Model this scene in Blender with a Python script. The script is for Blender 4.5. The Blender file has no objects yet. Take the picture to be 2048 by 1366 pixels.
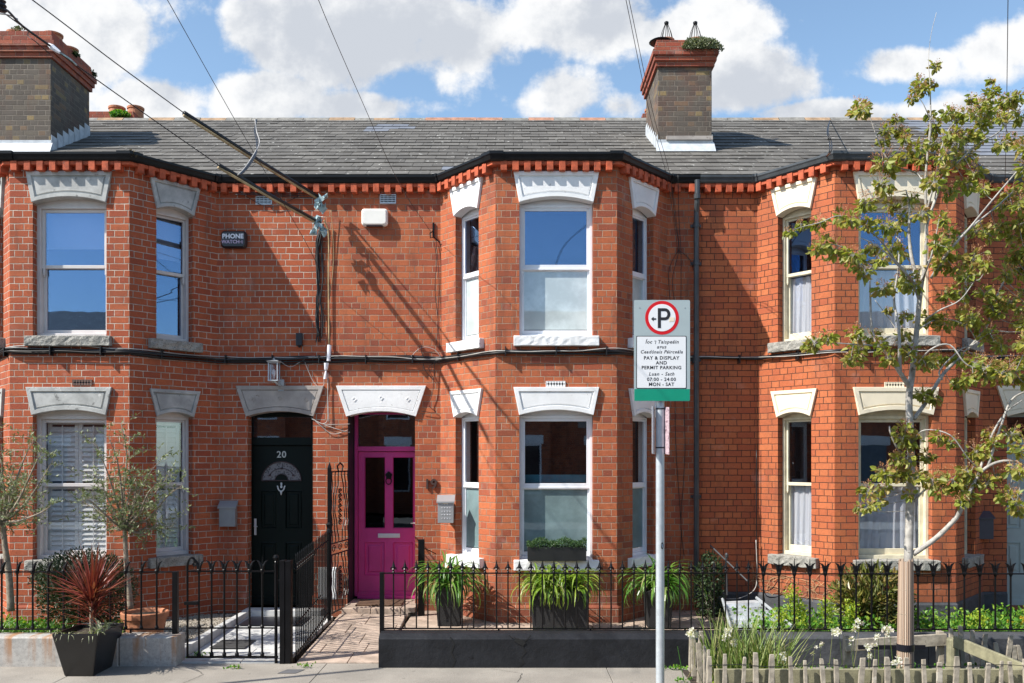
import bpy, math, random
from mathutils import Vector, Matrix
R = math.radians
random.seed(7)
S = bpy.context.scene
COL = S.collection
# ---------------------------------------------------------------- camera
F = 1830.0            # focal length in photo pixels (2048 wide)
CZ = 2.1              # camera height
HY = 918.0            # horizon row in the photo
cam = bpy.data.cameras.new("camera"); camo = bpy.data.objects.new("camera", cam); COL.objects.link(camo)
camo.location = (0, 0, CZ); camo.rotation_euler = (R(90), 0, 0)
cam.sensor_width = 36; cam.lens = 36 * F / 2048; cam.shift_y = (HY - 683) / 2048
cam.clip_start = 0.1; cam.clip_end = 2000
S.camera = camo
S.view_settings.view_transform = 'Standard'; S.view_settings.look = 'None'
S.view_settings.exposure = 0.62; S.view_settings.gamma = 1
S.cycles.max_bounces = 6; S.cycles.transparent_max_bounces = 12
S.cycles.use_adaptive_sampling = True
# ---------------------------------------------------------------- sun
SD = Vector((2.25, 1.0, -2.42)).normalized()      # the way sunlight travels
sun = bpy.data.lights.new("sun", 'SUN'); suno = bpy.data.objects.new("sun", sun); COL.objects.link(suno)
sun.energy = 5.0; sun.angle = R(0.5); sun.color = (1.0, 0.95, 0.87)
suno.rotation_euler = (-SD).to_track_quat('Z', 'Y').to_euler(); suno.location = (-20, -8, 25)
SUN_EL = math.asin(-SD.z); SUN_AZ = math.atan2(-SD.x, -SD.y)   # towards the sun, from +Y clockwise

# ---------------------------------------------------------------- node helpers
class NT:
    def __init__(s, nt): s.nt = nt; s.N = nt.nodes; s.L = nt.links
    def n(s, t, **k):
        o = s.N.new(t)
        for a, b in k.items(): setattr(o, a, b)
        return o
    def c(s, v, i):
        if isinstance(v, (int, float)): i.default_value = v
        elif isinstance(v, (tuple, list)): i.default_value = tuple(v) + ((1,) if len(v) == 3 and len(i.default_value) == 4 else ())
        else: s.L.new(v, i)
    def m(s, op, a, b=None, c=None, clamp=False):
        o = s.n('ShaderNodeMath', operation=op, use_clamp=clamp); s.c(a, o.inputs[0])
        if b is not None: s.c(b, o.inputs[1])
        if c is not None: s.c(c, o.inputs[2])
        return o.outputs[0]
    def mr(s, v, a, b, c=0.0, d=1.0, smooth=True):
        o = s.n('ShaderNodeMapRange', interpolation_type='SMOOTHSTEP' if smooth else 'LINEAR')
        for i, x in enumerate((v, a, b, c, d)): s.c(x, o.inputs[i])
        return o.outputs[0]
    def mix(s, f, a, b, bt='MIX'):
        o = s.n('ShaderNodeMix', data_type='RGBA', blend_type=bt); s.c(f, o.inputs[0]); s.c(a, o.inputs[6]); s.c(b, o.inputs[7])
        return o.outputs[2]
    def noise(s, vec=None, scale=5, detail=3, rough=.5, d='3D', out=0):
        o = s.n('ShaderNodeTexNoise', noise_dimensions=d)
        if vec is not None: s.L.new(vec, o.inputs['Vector'])
        o.inputs['Scale'].default_value = scale; o.inputs['Detail'].default_value = detail; o.inputs['Roughness'].default_value = rough
        return o.outputs[out]
    def ramp(s, v, stops, interp='LINEAR'):
        o = s.n('ShaderNodeValToRGB'); o.color_ramp.interpolation = interp; s.c(v, o.inputs[0])
        e = o.color_ramp.elements
        while len(e) < len(stops): e.new(0.5)
        for q, (p, c) in zip(e, stops): q.position = p; q.color = tuple(c) + (1,)
        return o.outputs[0]
    def sep(s, v):
        o = s.n('ShaderNodeSeparateXYZ'); s.L.new(v, o.inputs[0]); return o.outputs
    def comb(s, x, y, z=0.0):
        o = s.n('ShaderNodeCombineXYZ'); s.c(x, o.inputs[0]); s.c(y, o.inputs[1]); s.c(z, o.inputs[2]); return o.outputs[0]
    def bump(s, h, dist=.01, st=1.0):
        o = s.n('ShaderNodeBump'); o.inputs['Strength'].default_value = st; o.inputs['Distance'].default_value = dist
        s.L.new(h, o.inputs['Height']); return o.outputs[0]

# ---------------------------------------------------------------- world: Nishita sky with cumulus
W = bpy.data.worlds.new("World"); S.world = W; W.use_nodes = True
w = NT(W.node_tree); w.N.clear()
sky = w.n('ShaderNodeTexSky', sky_type='NISHITA', sun_disc=False)
sky.sun_elevation = SUN_EL; sky.sun_rotation = SUN_AZ; sky.altitude = 0; sky.air_density = 1.0; sky.dust_density = 0.6; sky.ozone_density = 2.5
tc = w.n('ShaderNodeTexCoord'); dx, dy, dz = w.sep(tc.outputs['Generated'])
den = w.m('MAXIMUM', w.m('ABSOLUTE', dy), 0.12)
u = w.m('DIVIDE', dx, den); v = w.m('DIVIDE', dz, den)
uv = w.comb(u, v, w.m('MULTIPLY', w.m('GREATER_THAN', 0.0, dy), 7.3))
blobs = [(150,60,270,130,1.0),(30,10,200,120,.8),(330,200,130,70,1.0),(520,200,160,70,1),(600,60,170,110,1.0),(740,60,280,130,1.05),(900,80,190,110,1),(700,215,200,45,.9),
         (1140,190,95,75,1),(1180,50,240,90,1.0),(1380,50,170,80,.9),(1470,170,170,80,1.0),(1650,225,230,32,.9),(1240,215,120,60,.8),
         (1830,125,150,45,.95),(1990,100,120,80,1.0),(1990,215,140,40,.9)]
fld = None
for bx, by, rx, ry, a in blobs:
    mp = w.n('ShaderNodeVectorMath', operation='MULTIPLY_ADD'); w.L.new(w.comb(u, v), mp.inputs[0])
    sx, sy = F / rx, F / ry
    mp.inputs[1].default_value = (sx, sy, 0); mp.inputs[2].default_value = (-(bx - 1024) / F * sx, -(HY - by) / F * sy, 0)
    ln = w.n('ShaderNodeVectorMath', operation='LENGTH'); w.L.new(mp.outputs[0], ln.inputs[0])
    q = w.mr(ln.outputs['Value'], 1.95, 0.1, 0.0, a, False)
    fld = q if fld is None else w.m('MAXIMUM', fld, q)
front = w.m('GREATER_THAN', dy, 0.0)
fld = w.m('ADD', w.m('MULTIPLY', fld, front), w.m('MULTIPLY', w.m('SUBTRACT', 1.0, front), 0.20))
n1 = w.noise(uv, 5.0, 14, .60); n2 = w.noise(uv, 1.6, 3, .5)
cl = w.m('ADD', fld, w.m('MULTIPLY', w.m('SUBTRACT', n1, 0.5), 2.1))
cov = w.mr(cl, 0.47, 0.69)
nsh = w.n('ShaderNodeVectorMath', operation='ADD'); w.L.new(uv, nsh.inputs[0]); nsh.inputs[1].default_value = (-.035, .045, 0)
n1b = w.noise(nsh.outputs[0], 5.0, 14, .60)
relief = w.m('SUBTRACT', n1, n1b)
shade = w.mr(w.m('ADD', w.m('ADD', w.m('MULTIPLY', n2, 1.0), w.m('MULTIPLY', relief, 2.2)), w.m('MULTIPLY', cl, -.35)), 0.0, 0.42)
ccol = w.ramp(shade, [(0, (4.7, 5.0, 5.5)), (.45, (5.9, 6.1, 6.4)), (1, (7.4, 7.45, 7.5))])
skyc = w.mix(1.0, sky.outputs[0], (1.75, 1.75, 1.62), 'MULTIPLY')
mixc = w.mix(cov, skyc, ccol)
bg = w.n('ShaderNodeBackground'); w.L.new(mixc, bg.inputs[0]); bg.inputs[1].default_value = 0.088
wo = w.n('ShaderNodeOutputWorld'); w.L.new(bg.outputs[0], wo.inputs[0])

# ---------------------------------------------------------------- materials
def newmat(name):
    m = bpy.data.materials.new(name); m.use_nodes = True; t = NT(m.node_tree)
    b = t.N['Principled BSDF']; return m, t, b
def mat(name, col, rough=.6, metal=0, var=.15, vs=6, bump=0, bs=60, bd=.004, spec=None, spots=None, coat=0):
    m, t, b = newmat(name)
    geo = t.n('ShaderNodeNewGeometry'); P = geo.outputs['Position']
    nz = t.noise(P, vs, 5, .6)
    d = tuple(c * (1 - var) for c in col); l = tuple(min(1, c * (1 + var)) for c in col)
    c = t.mix(t.mr(nz, .3, .7), d, l)
    if spots:  # (colour, scale, threshold)
        for sc_, ss, th in spots:
            c = t.mix(t.mr(t.noise(P, ss, 6, .65), th, th + .06), c, sc_)
    t.L.new(c, b.inputs['Base Color']); b.inputs['Roughness'].default_value = rough; b.inputs['Metallic'].default_value = metal
    if spec is not None: b.inputs['Specular IOR Level'].default_value = spec
    if coat: b.inputs['Coat Weight'].default_value = coat; b.inputs['Coat Roughness'].default_value = .1
    if bump: t.L.new(t.bump(t.noise(P, bs, 5, .6), bd, bump), b.inputs['Normal'])
    return m
def brickmat(name, cols, mortar, mw=.010, pitch=.082, L=.236, H=.118, dirt=.5, bloom=(.6, .45, .40), bloomamt=.35, lowdirt=0, mortar_var=.25):
    m, t, b = newmat(name)
    uvn = t.n('ShaderNodeUVMap'); uvn.uv_map = 'UVMap'
    geo = t.n('ShaderNodeNewGeometry'); P = geo.outputs['Position']
    wob = t.noise(P, 9, 3, .5, out=1); wx, wy, wz = t.sep(wob)
    U, V, _ = t.sep(uvn.outputs[0])
    U = t.m('ADD', U, t.m('MULTIPLY', t.m('SUBTRACT', wx, .5), .014)); V = t.m('ADD', V, t.m('MULTIPLY', t.m('SUBTRACT', wy, .5), .010))
    vr = t.m('DIVIDE', V, pitch); row = t.m('FLOOR', vr); fv = t.m('MULTIPLY', t.m('FRACT', vr), pitch)
    odd = t.m('MODULO', t.m('ABSOLUTE', row), 2.0)
    Pd = L + H
    wr = t.n('ShaderNodeTexWhiteNoise', noise_dimensions='1D'); t.L.new(row, wr.inputs['W'])
    up = t.m('ADD', t.m('ADD', t.m('DIVIDE', U, Pd), t.m('MULTIPLY', odd, .5)), t.m('MULTIPLY', wr.outputs[0], .05))
    cell = t.m('FLOOR', up); fu = t.m('MULTIPLY', t.m('FRACT', up), Pd)
    isH = t.m('GREATER_THAN', fu, L)
    wc = t.n('ShaderNodeTexWhiteNoise', noise_dimensions='2D'); t.L.new(t.comb(cell, row), wc.inputs['Vector'])
    split = t.m('MULTIPLY', t.m('GREATER_THAN', wc.outputs[0], .82), t.m('SUBTRACT', 1.0, isH))   # some stretchers are two headers
    a = t.m('SUBTRACT', fu, t.m('MULTIPLY', isH, L))
    wd = t.m('ADD', t.m('MULTIPLY', isH, H - L), L)
    hs = t.m('MULTIPLY', split, t.m('GREATER_THAN', a, L / 2))
    a = t.m('SUBTRACT', a, t.m('MULTIPLY', hs, L / 2)); wd = t.m('MULTIPLY', wd, t.m('SUBTRACT', 1.0, t.m('MULTIPLY', split, .5)))
    du = t.m('MINIMUM', a, t.m('SUBTRACT', wd, a)); dv = t.m('MINIMUM', fv, t.m('SUBTRACT', pitch, fv))
    d = t.m('MINIMUM', du, dv)
    d = t.m('ADD', d, t.m('MULTIPLY', t.m('SUBTRACT', t.noise(P, 55, 4, .6), .5), .005))
    mask = t.mr(d, mw * .5 - .002, mw * .5 + .002)
    idv = t.comb(t.m('ADD', cell, t.m('ADD', t.m('MULTIPLY', isH, .37), t.m('MULTIPLY', hs, .61))), row)
    wn = t.n('ShaderNodeTexWhiteNoise', noise_dimensions='2D'); t.L.new(idv, wn.inputs['Vector'])
    k = len(cols); bc = t.ramp(wn.outputs[0], [(i / k, c) for i, c in enumerate(cols)], 'CONSTANT')
    wn2 = t.sep(wn.outputs[1])
    bc = t.mix(t.m('MULTIPLY', wn2[1], .45), bc, cols[1])
    bc = t.mix(t.mr(t.noise(P, 30, 5, .65), .42, .8, 0, .55), bc, tuple(c * .55 for c in cols[0]))
    bc = t.mix(t.mr(t.noise(P, 1.3, 4, .6), .45, .75, 0, dirt), bc, tuple(c * .42 for c in cols[0]))
    bc = t.mix(t.mr(t.noise(P, 2.4, 6, .7), .58, .75, 0, bloomamt), bc, bloom)
    vpos = t.noise(P, 130, 3, .6)
    bc = t.mix(t.mr(vpos, .62, .72, 0, .7), bc, (.06, .022, .014)); bc = t.mix(t.mr(t.noise(P, 75, 3, .6), .55, .72, 0, .35), bc, tuple(min(1, c * 1.5) for c in cols[2]))
    if lowdirt:
        z = t.sep(P)[2]
        bc = t.mix(t.mr(t.m('ADD', z, t.m('MULTIPLY', t.noise(P, 3, 4, .6), .8)), 1.35, .5, 0, lowdirt), bc, (.13, .045, .03))
    mc = t.mix(t.mr(t.noise(P, 4, 5, .65), .35, .7), tuple(c * (1 - mortar_var) for c in mortar), tuple(min(1, c * (1 + mortar_var)) for c in mortar))
    smp = t.n('ShaderNodeMapping'); smp.inputs['Scale'].default_value = (3.5, 3.5, .55); t.L.new(P, smp.inputs[0])
    allc = t.mix(mask, mc, bc); allc = t.mix(t.mr(t.noise(smp.outputs[0], 1.4, 6, .7), .50, .76, 0, .6), allc, (.11,.045,.03)); allc = t.mix(t.mr(t.noise(P, .9, 7, .72), .50, .70, 0, .38), allc, (.17,.055,.032))
    allc = t.mix(.13, allc, (.22,.135,.095))
    t.L.new(allc, b.inputs['Base Color'])
    b.inputs['Roughness'].default_value = .82; b.inputs['Specular IOR Level'].default_value = .3
    h = t.m('ADD', t.m('MULTIPLY', mask, .9), t.m('ADD', t.m('MULTIPLY', t.noise(P, 70, 5, .65), .5), t.m('MULTIPLY', wn2[0], .35)))
    t.L.new(t.bump(h, .010, .8), b.inputs['Normal'])
    return m
B20 = brickmat("brick_white_joint", [(.46,.098,.034),(.42,.084,.029),(.51,.122,.042),(.35,.062,.026),(.48,.106,.038),(.44,.09,.031)], (.56,.50,.42), .0085, bloomamt=.25, dirt=.35)
B19 = brickmat("brick_tan_joint", [(.47,.118,.042),(.43,.098,.036),(.53,.145,.052),(.35,.072,.032),(.47,.115,.042),(.26,.054,.030),(.50,.13,.046)], (.40,.30,.22), .0075, dirt=.45, bloomamt=.35, lowdirt=.55)
B18 = brickmat("brick_dark_joint", [(.50,.130,.044),(.46,.110,.038),(.54,.155,.054),(.40,.088,.034),(.51,.135,.046)], (.035,.025,.022), .008, dirt=.35, bloomamt=.2, lowdirt=.55)
BRED = mat("red_moulded_brick", (.44,.085,.032), .8, var=.35, vs=9, bump=.5, spots=[((.16,.05,.03), 14, .62), ((.55,.40,.34), 20, .72)])
BCHIM = brickmat("soot_black_stock_brick", [(.10,.092,.08),(.072,.066,.058),(.125,.112,.09),(.085,.078,.068),(.095,.087,.075),(.20,.13,.08),(.11,.10,.085),(.078,.07,.06),(.27,.20,.09),(.09,.082,.07)], (.16,.145,.12), .011, pitch=.076, L=.215, H=.108, dirt=.3, bloomamt=.12, bloom=(.35,.33,.28))
BCHRED = brickmat("red_chimney_cap_brick", [(.34,.07,.038),(.25,.05,.03),(.40,.095,.045),(.20,.05,.035)], (.26,.17,.13), .008, pitch=.0785, dirt=.6, bloomamt=.2)
def slatemat(name, c0, c1, lichen=.7):
    m, t, b = newmat(name); geo = t.n('ShaderNodeNewGeometry'); P = geo.outputs['Position']; ri = geo.outputs['Random Per Island']
    c = t.mix(ri, c0, c1)
    c = t.mix(t.mr(t.noise(P, 2.0, 5, .65), .4, .75, 0, .5), c, tuple(x * .55 for x in c0))
    mp = t.n('ShaderNodeMapping'); mp.inputs['Scale'].default_value = (1, 6, 6); t.L.new(P, mp.inputs[0])
    c = t.mix(t.mr(t.noise(mp.outputs[0], 5, 5, .6), .4, .8, 0, .25), c, (.20,.195,.18))
    if lichen:
        c = t.mix(t.mr(t.noise(P, 15, 3, .5), .675, .70, 0, lichen), c, (.66,.65,.60))
        c = t.mix(t.mr(t.noise(P, 6, 5, .7), .62, .72, 0, .45), c, (.24,.23,.19))
    t.L.new(c, b.inputs['Base Color']); b.inputs['Roughness'].default_value = .75; b.inputs['Specular IOR Level'].default_value = .2
    t.L.new(t.bump(t.noise(P, 40, 5, .6), .004, .6), b.inputs['Normal']); return m
SLATE = slatemat("grey_roof_slate", (.100,.092,.082), (.155,.145,.130)); SLATEB = slatemat("blue_grey_slate", (.17,.185,.22), (.20,.215,.25), 0)
GRANITE = mat("rough_grey_granite", (.30,.29,.26), .9, var=.25, vs=12, bump=1, bs=45, bd=.012, spots=[((.10,.10,.09), 60, .56), ((.5,.48,.44), 80, .62)])
STONEG = mat("weathered_grey_stone_paint", (.42,.42,.40), .85, var=.25, vs=4, bump=.5, bs=50, spots=[((.20,.20,.19), 9, .60), ((.58,.57,.54), 7, .62)])
STONEBR = mat("bare_brown_grey_stone", (.36,.32,.29), .88, var=.2, vs=4, bump=.6, bs=40, spots=[((.16,.13,.11), 12, .62)])
WHITEP = mat("white_masonry_paint", (.79,.79,.785), .6, var=.07, vs=3, bump=.6, bs=40, spots=[((.46,.44,.42), 16, .64), ((.60,.58,.55), 5, .66)])
CREAMP = mat("cream_masonry_paint", (.80,.71,.54), .6, var=.06, vs=3, bump=.3, bs=40)
F20 = mat("off_white_sash_paint", (.62,.58,.56), .45, var=.05); F19 = mat("white_upvc", (.78,.79,.82), .35, var=.04); F18 = mat("aged_cream_sash_paint", (.66,.60,.44), .5, var=.12, vs=8, spots=[((.30,.24,.15), 20, .70)])
BLACKM = mat("black_painted_iron", (.005,.005,.006), .36, var=.3, spec=.22, bump=.3, bs=80, bd=.002, spots=[((.05,.025,.015), 25, .74)])
GUTTER = mat("black_pvc_gutter", (.008,.008,.009), .34, var=.2, spec=.25); GUTTERG = mat("dark_grey_pvc_gutter", (.05,.055,.06), .35, var=.2)
BLACKW = mat("black_wall_paint", (.015,.016,.019), .55, var=.25, vs=3, bump=.8, bs=11, bd=.012, spec=.25, spots=[((.007,.007,.008), 6, .66), ((.035,.035,.037), 18, .70)])
PLINTHD = mat("dark_grey_plinth_render", (.055,.058,.065), .8, var=.25, bump=.8, bs=20, bd=.01)
LEAD = mat("pale_lead_flashing", (.50,.53,.56), .5, var=.15, vs=8, bump=.5, bs=12, bd=.01)
TERRA = mat("terracotta", (.40,.16,.08), .75, var=.25, vs=10, bump=.3); RIDGEG = mat("grey_ridge_tile", (.20,.19,.17), .85, var=.3, vs=8, bump=.6, spots=[((.36,.34,.26), 12, .62)]); RIDGEB = mat("tan_ridge_tile", (.30,.20,.12), .85, var=.3, vs=8, bump=.5); RIDGET = mat("terracotta_ridge_tile", (.33,.17,.11), .85, var=.3, vs=8, bump=.5)
PINK = mat("magenta_gloss_paint", (.50,.034,.215), .42, var=.10, vs=3, coat=.08, bump=.15, bs=70); GREENBK = mat("dark_green_gloss_paint", (.003,.008,.007), .40, var=.1, spec=.2); SAGE = mat("pale_grey_green_door_paint", (.36,.42,.40), .45, var=.05)
CHROME = mat("brushed_chrome", (.66,.68,.70), .35, .35, var=.05); STEELG = mat("grey_metal_box", (.28,.29,.30), .45, .35, var=.08, bump=.2); DARKBOX = mat("charcoal_plastic_box", (.055,.055,.07), .45, var=.1)
WPLAST = mat("ivory_plastic", (.82,.80,.74), .4, var=.03); BPLAST = mat("black_plastic", (.012,.012,.018), .3, var=.1); CABLEB = mat("black_cable", (.012,.012,.013), .45, var=.2); CABLEG = mat("grey_cable", (.42,.40,.37), .5, var=.2); CABLET = mat("tan_cable_sleeve", (.40,.29,.15), .6, var=.3)
TAPE = mat("pale_blue_torn_wrap", (.34,.47,.50), .8, var=.3, vs=20); GALV = mat("galvanised_steel", (.50,.54,.57), .42, .35, var=.08, vs=20, bump=.15)
SGREY = mat("sign_grey", (.36,.43,.44), .45, var=.02); SWHITE = mat("sign_white", (.78,.79,.80), .45, var=.02); SRED = mat("sign_red", (.62,.006,.012), .4, var=.02); SGREEN = mat("sign_green", (.004,.26,.16), .4, var=.03); SBLACK = mat("sign_black", (.016,.016,.02), .5, var=.05); LWHITE = mat("white_lettering", (.80,.80,.85), .5, var=.02); LPINK = mat("lilac_lettering", (.60,.45,.62), .5, var=.02); LSILV = mat("silver_lettering", (.60,.62,.60), .35, .4, var=.02)
CURT = None
def curtmat(name, col, tr=.35):
    m, t, b = newmat(name); out = t.N['Material Output']
    d = t.n('ShaderNodeBsdfDiffuse'); tl = t.n('ShaderNodeBsdfTranslucent'); mx = t.n('ShaderNodeMixShader'); mx.inputs[0].default_value = tr
    t.c(col, d.inputs[0]); t.c(col, tl.inputs[0]); t.L.new(d.outputs[0], mx.inputs[1]); t.L.new(tl.outputs[0], mx.inputs[2]); t.L.new(mx.outputs[0], out.inputs[0]); return m
CURT = curtmat("white_net_curtain", (.82,.84,.90)); SHUT = mat("white_shutter_paint", (.72,.72,.70), .5, var=.03); BLIND = curtmat("pale_roller_blind", (.55,.60,.70), .2)
FROST = None
def glassmat(name, refl=.3, tint=(1,1,1), frost=None, fmix=.0, gtint=(.62,.76,.92)):
    m, t, b = newmat(name); out = t.N['Material Output']
    geo = t.n('ShaderNodeNewGeometry')
    dp_ = t.n('ShaderNodeVectorMath', operation='DOT_PRODUCT'); t.L.new(geo.outputs['Incoming'], dp_.inputs[0]); t.L.new(geo.outputs['Normal'], dp_.inputs[1])
    frs = t.m('ADD', .045, t.m('POWER', t.m('SUBTRACT', 1.0, t.m('ABSOLUTE', dp_.outputs['Value'])), 5.0), clamp=True)
    h = t.noise(geo.outputs['Position'], 2.2, 2, .5)
    nb = t.bump(h, .0015, .25)
    fac = t.m('ADD', t.m('MULTIPLY', frs, .8), refl, clamp=True)
    gl = t.n('ShaderNodeBsdfGlossy'); gl.inputs['Roughness'].default_value = .012; t.L.new(nb, gl.inputs['Normal']); t.c(gtint, gl.inputs['Color'])  # gloss colour tints the mirrored sky bluer and darker
    tr = t.n('ShaderNodeBsdfTransparent'); t.c(tint, tr.inputs[0])
    base = tr.outputs[0]
    if frost:
        df = t.n('ShaderNodeBsdfDiffuse'); fz = t.noise(geo.outputs['Position'], 3.0, 5, .65)
        t.L.new(t.mix(t.mr(fz, .35, .7), tuple(c * .72 for c in frost), frost), df.inputs[0])
        mx0 = t.n('ShaderNodeMixShader'); mx0.inputs[0].default_value = fmix; t.L.new(base, mx0.inputs[1]); t.L.new(df.outputs[0], mx0.inputs[2]); base = mx0.outputs[0]
    mx = t.n('ShaderNodeMixShader'); t.L.new(fac, mx.inputs[0]); t.L.new(base, mx.inputs[1]); t.L.new(gl.outputs[0], mx.inputs[2]); t.L.new(mx.outputs[0], out.inputs[0]); return m
GLASS = glassmat("clear_glass", .10); GLASSU = glassmat("coated_sky_tint_glass", .26, gtint=(.26,.42,.70)); GFROST = glassmat("frosted_glass", .06, frost=(.22,.31,.32), fmix=.94); GFROSTL = glassmat("pale_frosted_glass", .10, frost=(.62,.70,.70), fmix=.96); GDARK = glassmat("dark_door_glass", .04, (.35,.35,.38))  # upper panes: deep blue gloss tint stands in for a bluer reflected sky
def leafmat(name, cols, tr=.3, rough=.5):
    m, t, b = newmat(name); out = t.N['Material Output']; geo = t.n('ShaderNodeNewGeometry')
    k = len(cols) - 1
    c = t.ramp(geo.outputs['Random Per Island'], [(i / k, q) for i, q in enumerate(cols)])
    t.L.new(c, b.inputs['Base Color']); b.inputs['Roughness'].default_value = rough
    tl = t.n('ShaderNodeBsdfTranslucent'); t.L.new(t.mix(1.0, c, (1.3, 1.4, .6), 'MULTIPLY'), tl.inputs[0])
    mx = t.n('ShaderNodeMixShader'); mx.inputs[0].default_value = tr; t.L.new(b.outputs[0], mx.inputs[1]); t.L.new(tl.outputs[0], mx.inputs[2]); t.L.new(mx.outputs[0], out.inputs[0]); return m

# ---------------------------------------------------------------- mesh builder
ORG = {}
I4 = Matrix.Identity(4)
class MB:
    def __init__(s, M=None): s.v = []; s.f = []; s.mi = []; s.M = M or I4; s.cur = 0
    def add(s, vs, fs):
        n = len(s.v); s.v += [s.M @ Vector(p) for p in vs]
        for f in fs: s.f.append([i + n for i in f]); s.mi.append(s.cur)
    def quad(s, *p): s.add(p, [list(range(len(p)))])
    def box(s, x0, x1, y0, y1, z0, z1):
        s.add([(x0,y0,z0),(x1,y0,z0),(x1,y1,z0),(x0,y1,z0),(x0,y0,z1),(x1,y0,z1),(x1,y1,z1),(x0,y1,z1)],
              [[0,3,2,1],[4,5,6,7],[0,1,5,4],[1,2,6,5],[2,3,7,6],[3,0,4,7]])
    def frustum(s, x0, x1, y0, y1, z0, X0, X1, Y0, Y1, z1):
        s.add([(x0,y0,z0),(x1,y0,z0),(x1,y1,z0),(x0,y1,z0),(X0,Y0,z1),(X1,Y0,z1),(X1,Y1,z1),(X0,Y1,z1)],
              [[0,3,2,1],[4,5,6,7],[0,1,5,4],[1,2,6,5],[2,3,7,6],[3,0,4,7]])
    def prism(s, poly, y0, y1):           # poly in (x,z), extruded along y
        n = len(poly)
        s.add([(x, y0, z) for x, z in poly] + [(x, y1, z) for x, z in poly],
              [list(range(n)), list(range(2 * n - 1, n - 1, -1))] + [[i, i + n, (i + 1) % n + n, (i + 1) % n] for i in range(n)])
    def tube(s, pts, r, n=6, cap=True):
        pts = [Vector(p) for p in pts]; k = len(pts); rr = r if isinstance(r, (list, tuple)) else [r] * k
        vs = []; prev = None
        for i, p in enumerate(pts):
            d = (pts[min(i + 1, k - 1)] - pts[max(i - 1, 0)])
            if d.length < 1e-9: d = Vector((0, 0, 1))
            d.normalize()
            if prev is None: a = d.orthogonal().normalized()
            else:
                a = prev - d * prev.dot(d); a = a.normalized() if a.length > 1e-6 else d.orthogonal().normalized()
            prev = a; b = d.cross(a)
            for j in range(n):
                t = 2 * math.pi * j / n; vs.append(p + (a * math.cos(t) + b * math.sin(t)) * rr[i])
        fs = [[i * n + j, i * n + (j + 1) % n, (i + 1) * n + (j + 1) % n, (i + 1) * n + j] for i in range(k - 1) for j in range(n)]
        if cap: fs += [list(range(n))[::-1], [(k - 1) * n + j for j in range(n)]]
        s.add(vs, fs)
    def lathe(s, c, prof, n=12):
        c = Vector(c); vs = []
        for r, z in prof:
            for j in range(n): t = 2 * math.pi * j / n; vs.append(c + Vector((r * math.cos(t), r * math.sin(t), z)))
        k = len(prof)
        s.add(vs, [[i * n + j, i * n + (j + 1) % n, (i + 1) * n + (j + 1) % n, (i + 1) * n + j] for i in range(k - 1) for j in range(n)] + [list(range(n))[::-1], [(k - 1) * n + j for j in range(n)]])
    def ring(s, A, B):                    # bridge two equal closed loops
        n = len(A); s.add(list(A) + list(B), [[i, (i + 1) % n, (i + 1) % n + n, i + n] for i in range(n)])
    def sweep(s, plan, prof, closed=True):   # plan: (x,y) left to right as seen; prof: (out, z)
        pl = [Vector((x, y)) for x, y in plan]; k = len(pl); nr = []
        for i in range(k):
            ns = []
            for a, b in ((i - 1, i), (i, i + 1)):
                if a >= 0 and b < k: d = (pl[b] - pl[a]).normalized(); ns.append(Vector((d.y, -d.x)))
            if len(ns) == 1: nr.append(ns[0])
            else: mm = (ns[0] + ns[1]).normalized(); nr.append(mm / mm.dot(ns[0]))
        m = len(prof); vs = []
        for p, q in zip(pl, nr):
            for o, z in prof: e = p + q * o; vs.append((e.x, e.y, z))
        e = m if closed else m - 1
        fs = [[i * m + j, i * m + (j + 1) % m, (i + 1) * m + (j + 1) % m, (i + 1) * m + j] for i in range(k - 1) for j in range(e)]
        if closed: fs += [list(range(m)), [(k - 1) * m + j for j in range(m)][::-1]]
        s.add(vs, fs)
    def build(s, name, mats, parent=None, smooth=False, bevel=0, loc=None, **pr):
        if not isinstance(mats, (list, tuple)): mats = [mats]
        off = ORG[parent.name] if parent is not None else Vector(loc or (0, 0, 0))
        me = bpy.data.meshes.new(name); me.from_pydata([p - off for p in s.v], [], s.f)
        for q in mats: me.materials.append(q)
        me.polygons.foreach_set('material_index', s.mi)
        if smooth: me.polygons.foreach_set('use_smooth', [True] * len(me.polygons))
        me.update(); uvl = me.uv_layers.new(name='UVMap').data
        for p in me.polygons:
            nn = p.normal
            if abs(nn.z) > .7: T = None
            else: T = Vector((-nn.y, nn.x, 0)).normalized(); T = T if T.x > 0 or (abs(T.x) < .05 and T.y > 0) else -T
            for li in p.loop_indices:
                co = me.vertices[me.loops[li].vertex_index].co + off
                uvl[li].uv = (co.x, co.y) if T is None else (co.dot(T), co.z)
        o = bpy.data.objects.new(name, me); COL.objects.link(o); ORG[o.name] = off.copy()
        if parent is not None: o.parent = parent
        else: o.location = off
        if bevel:
            b = o.modifiers.new('bevel', 'BEVEL'); b.width = bevel; b.segments = 2; b.limit_method = 'ANGLE'
        for a, b in pr.items(): o[a] = b
        return o
def thing(name, label, cat, loc=(0, 0, 0), group=None):
    o = bpy.data.objects.new(name, None); COL.objects.link(o); o.location = loc; ORG[o.name] = Vector(loc); o.empty_display_size = .2
    o['label'] = label; o['category'] = cat
    if group: o['group'] = group
    return o
def dupe(o, parent, off=None):
    c = o.copy(); COL.objects.link(c); ORG[c.name] = ORG[o.name]; c.parent = parent
    if off is not None: c.location = Vector(o.location) + Vector(off)
    for ch in [q for q in o.children]:
        d = ch.copy(); COL.objects.link(d); d.parent = c
    return c
def px(x, y, Y): return Vector(((x - 1024) * Y / F, Y, CZ - (y - HY) * Y / F))
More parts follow.
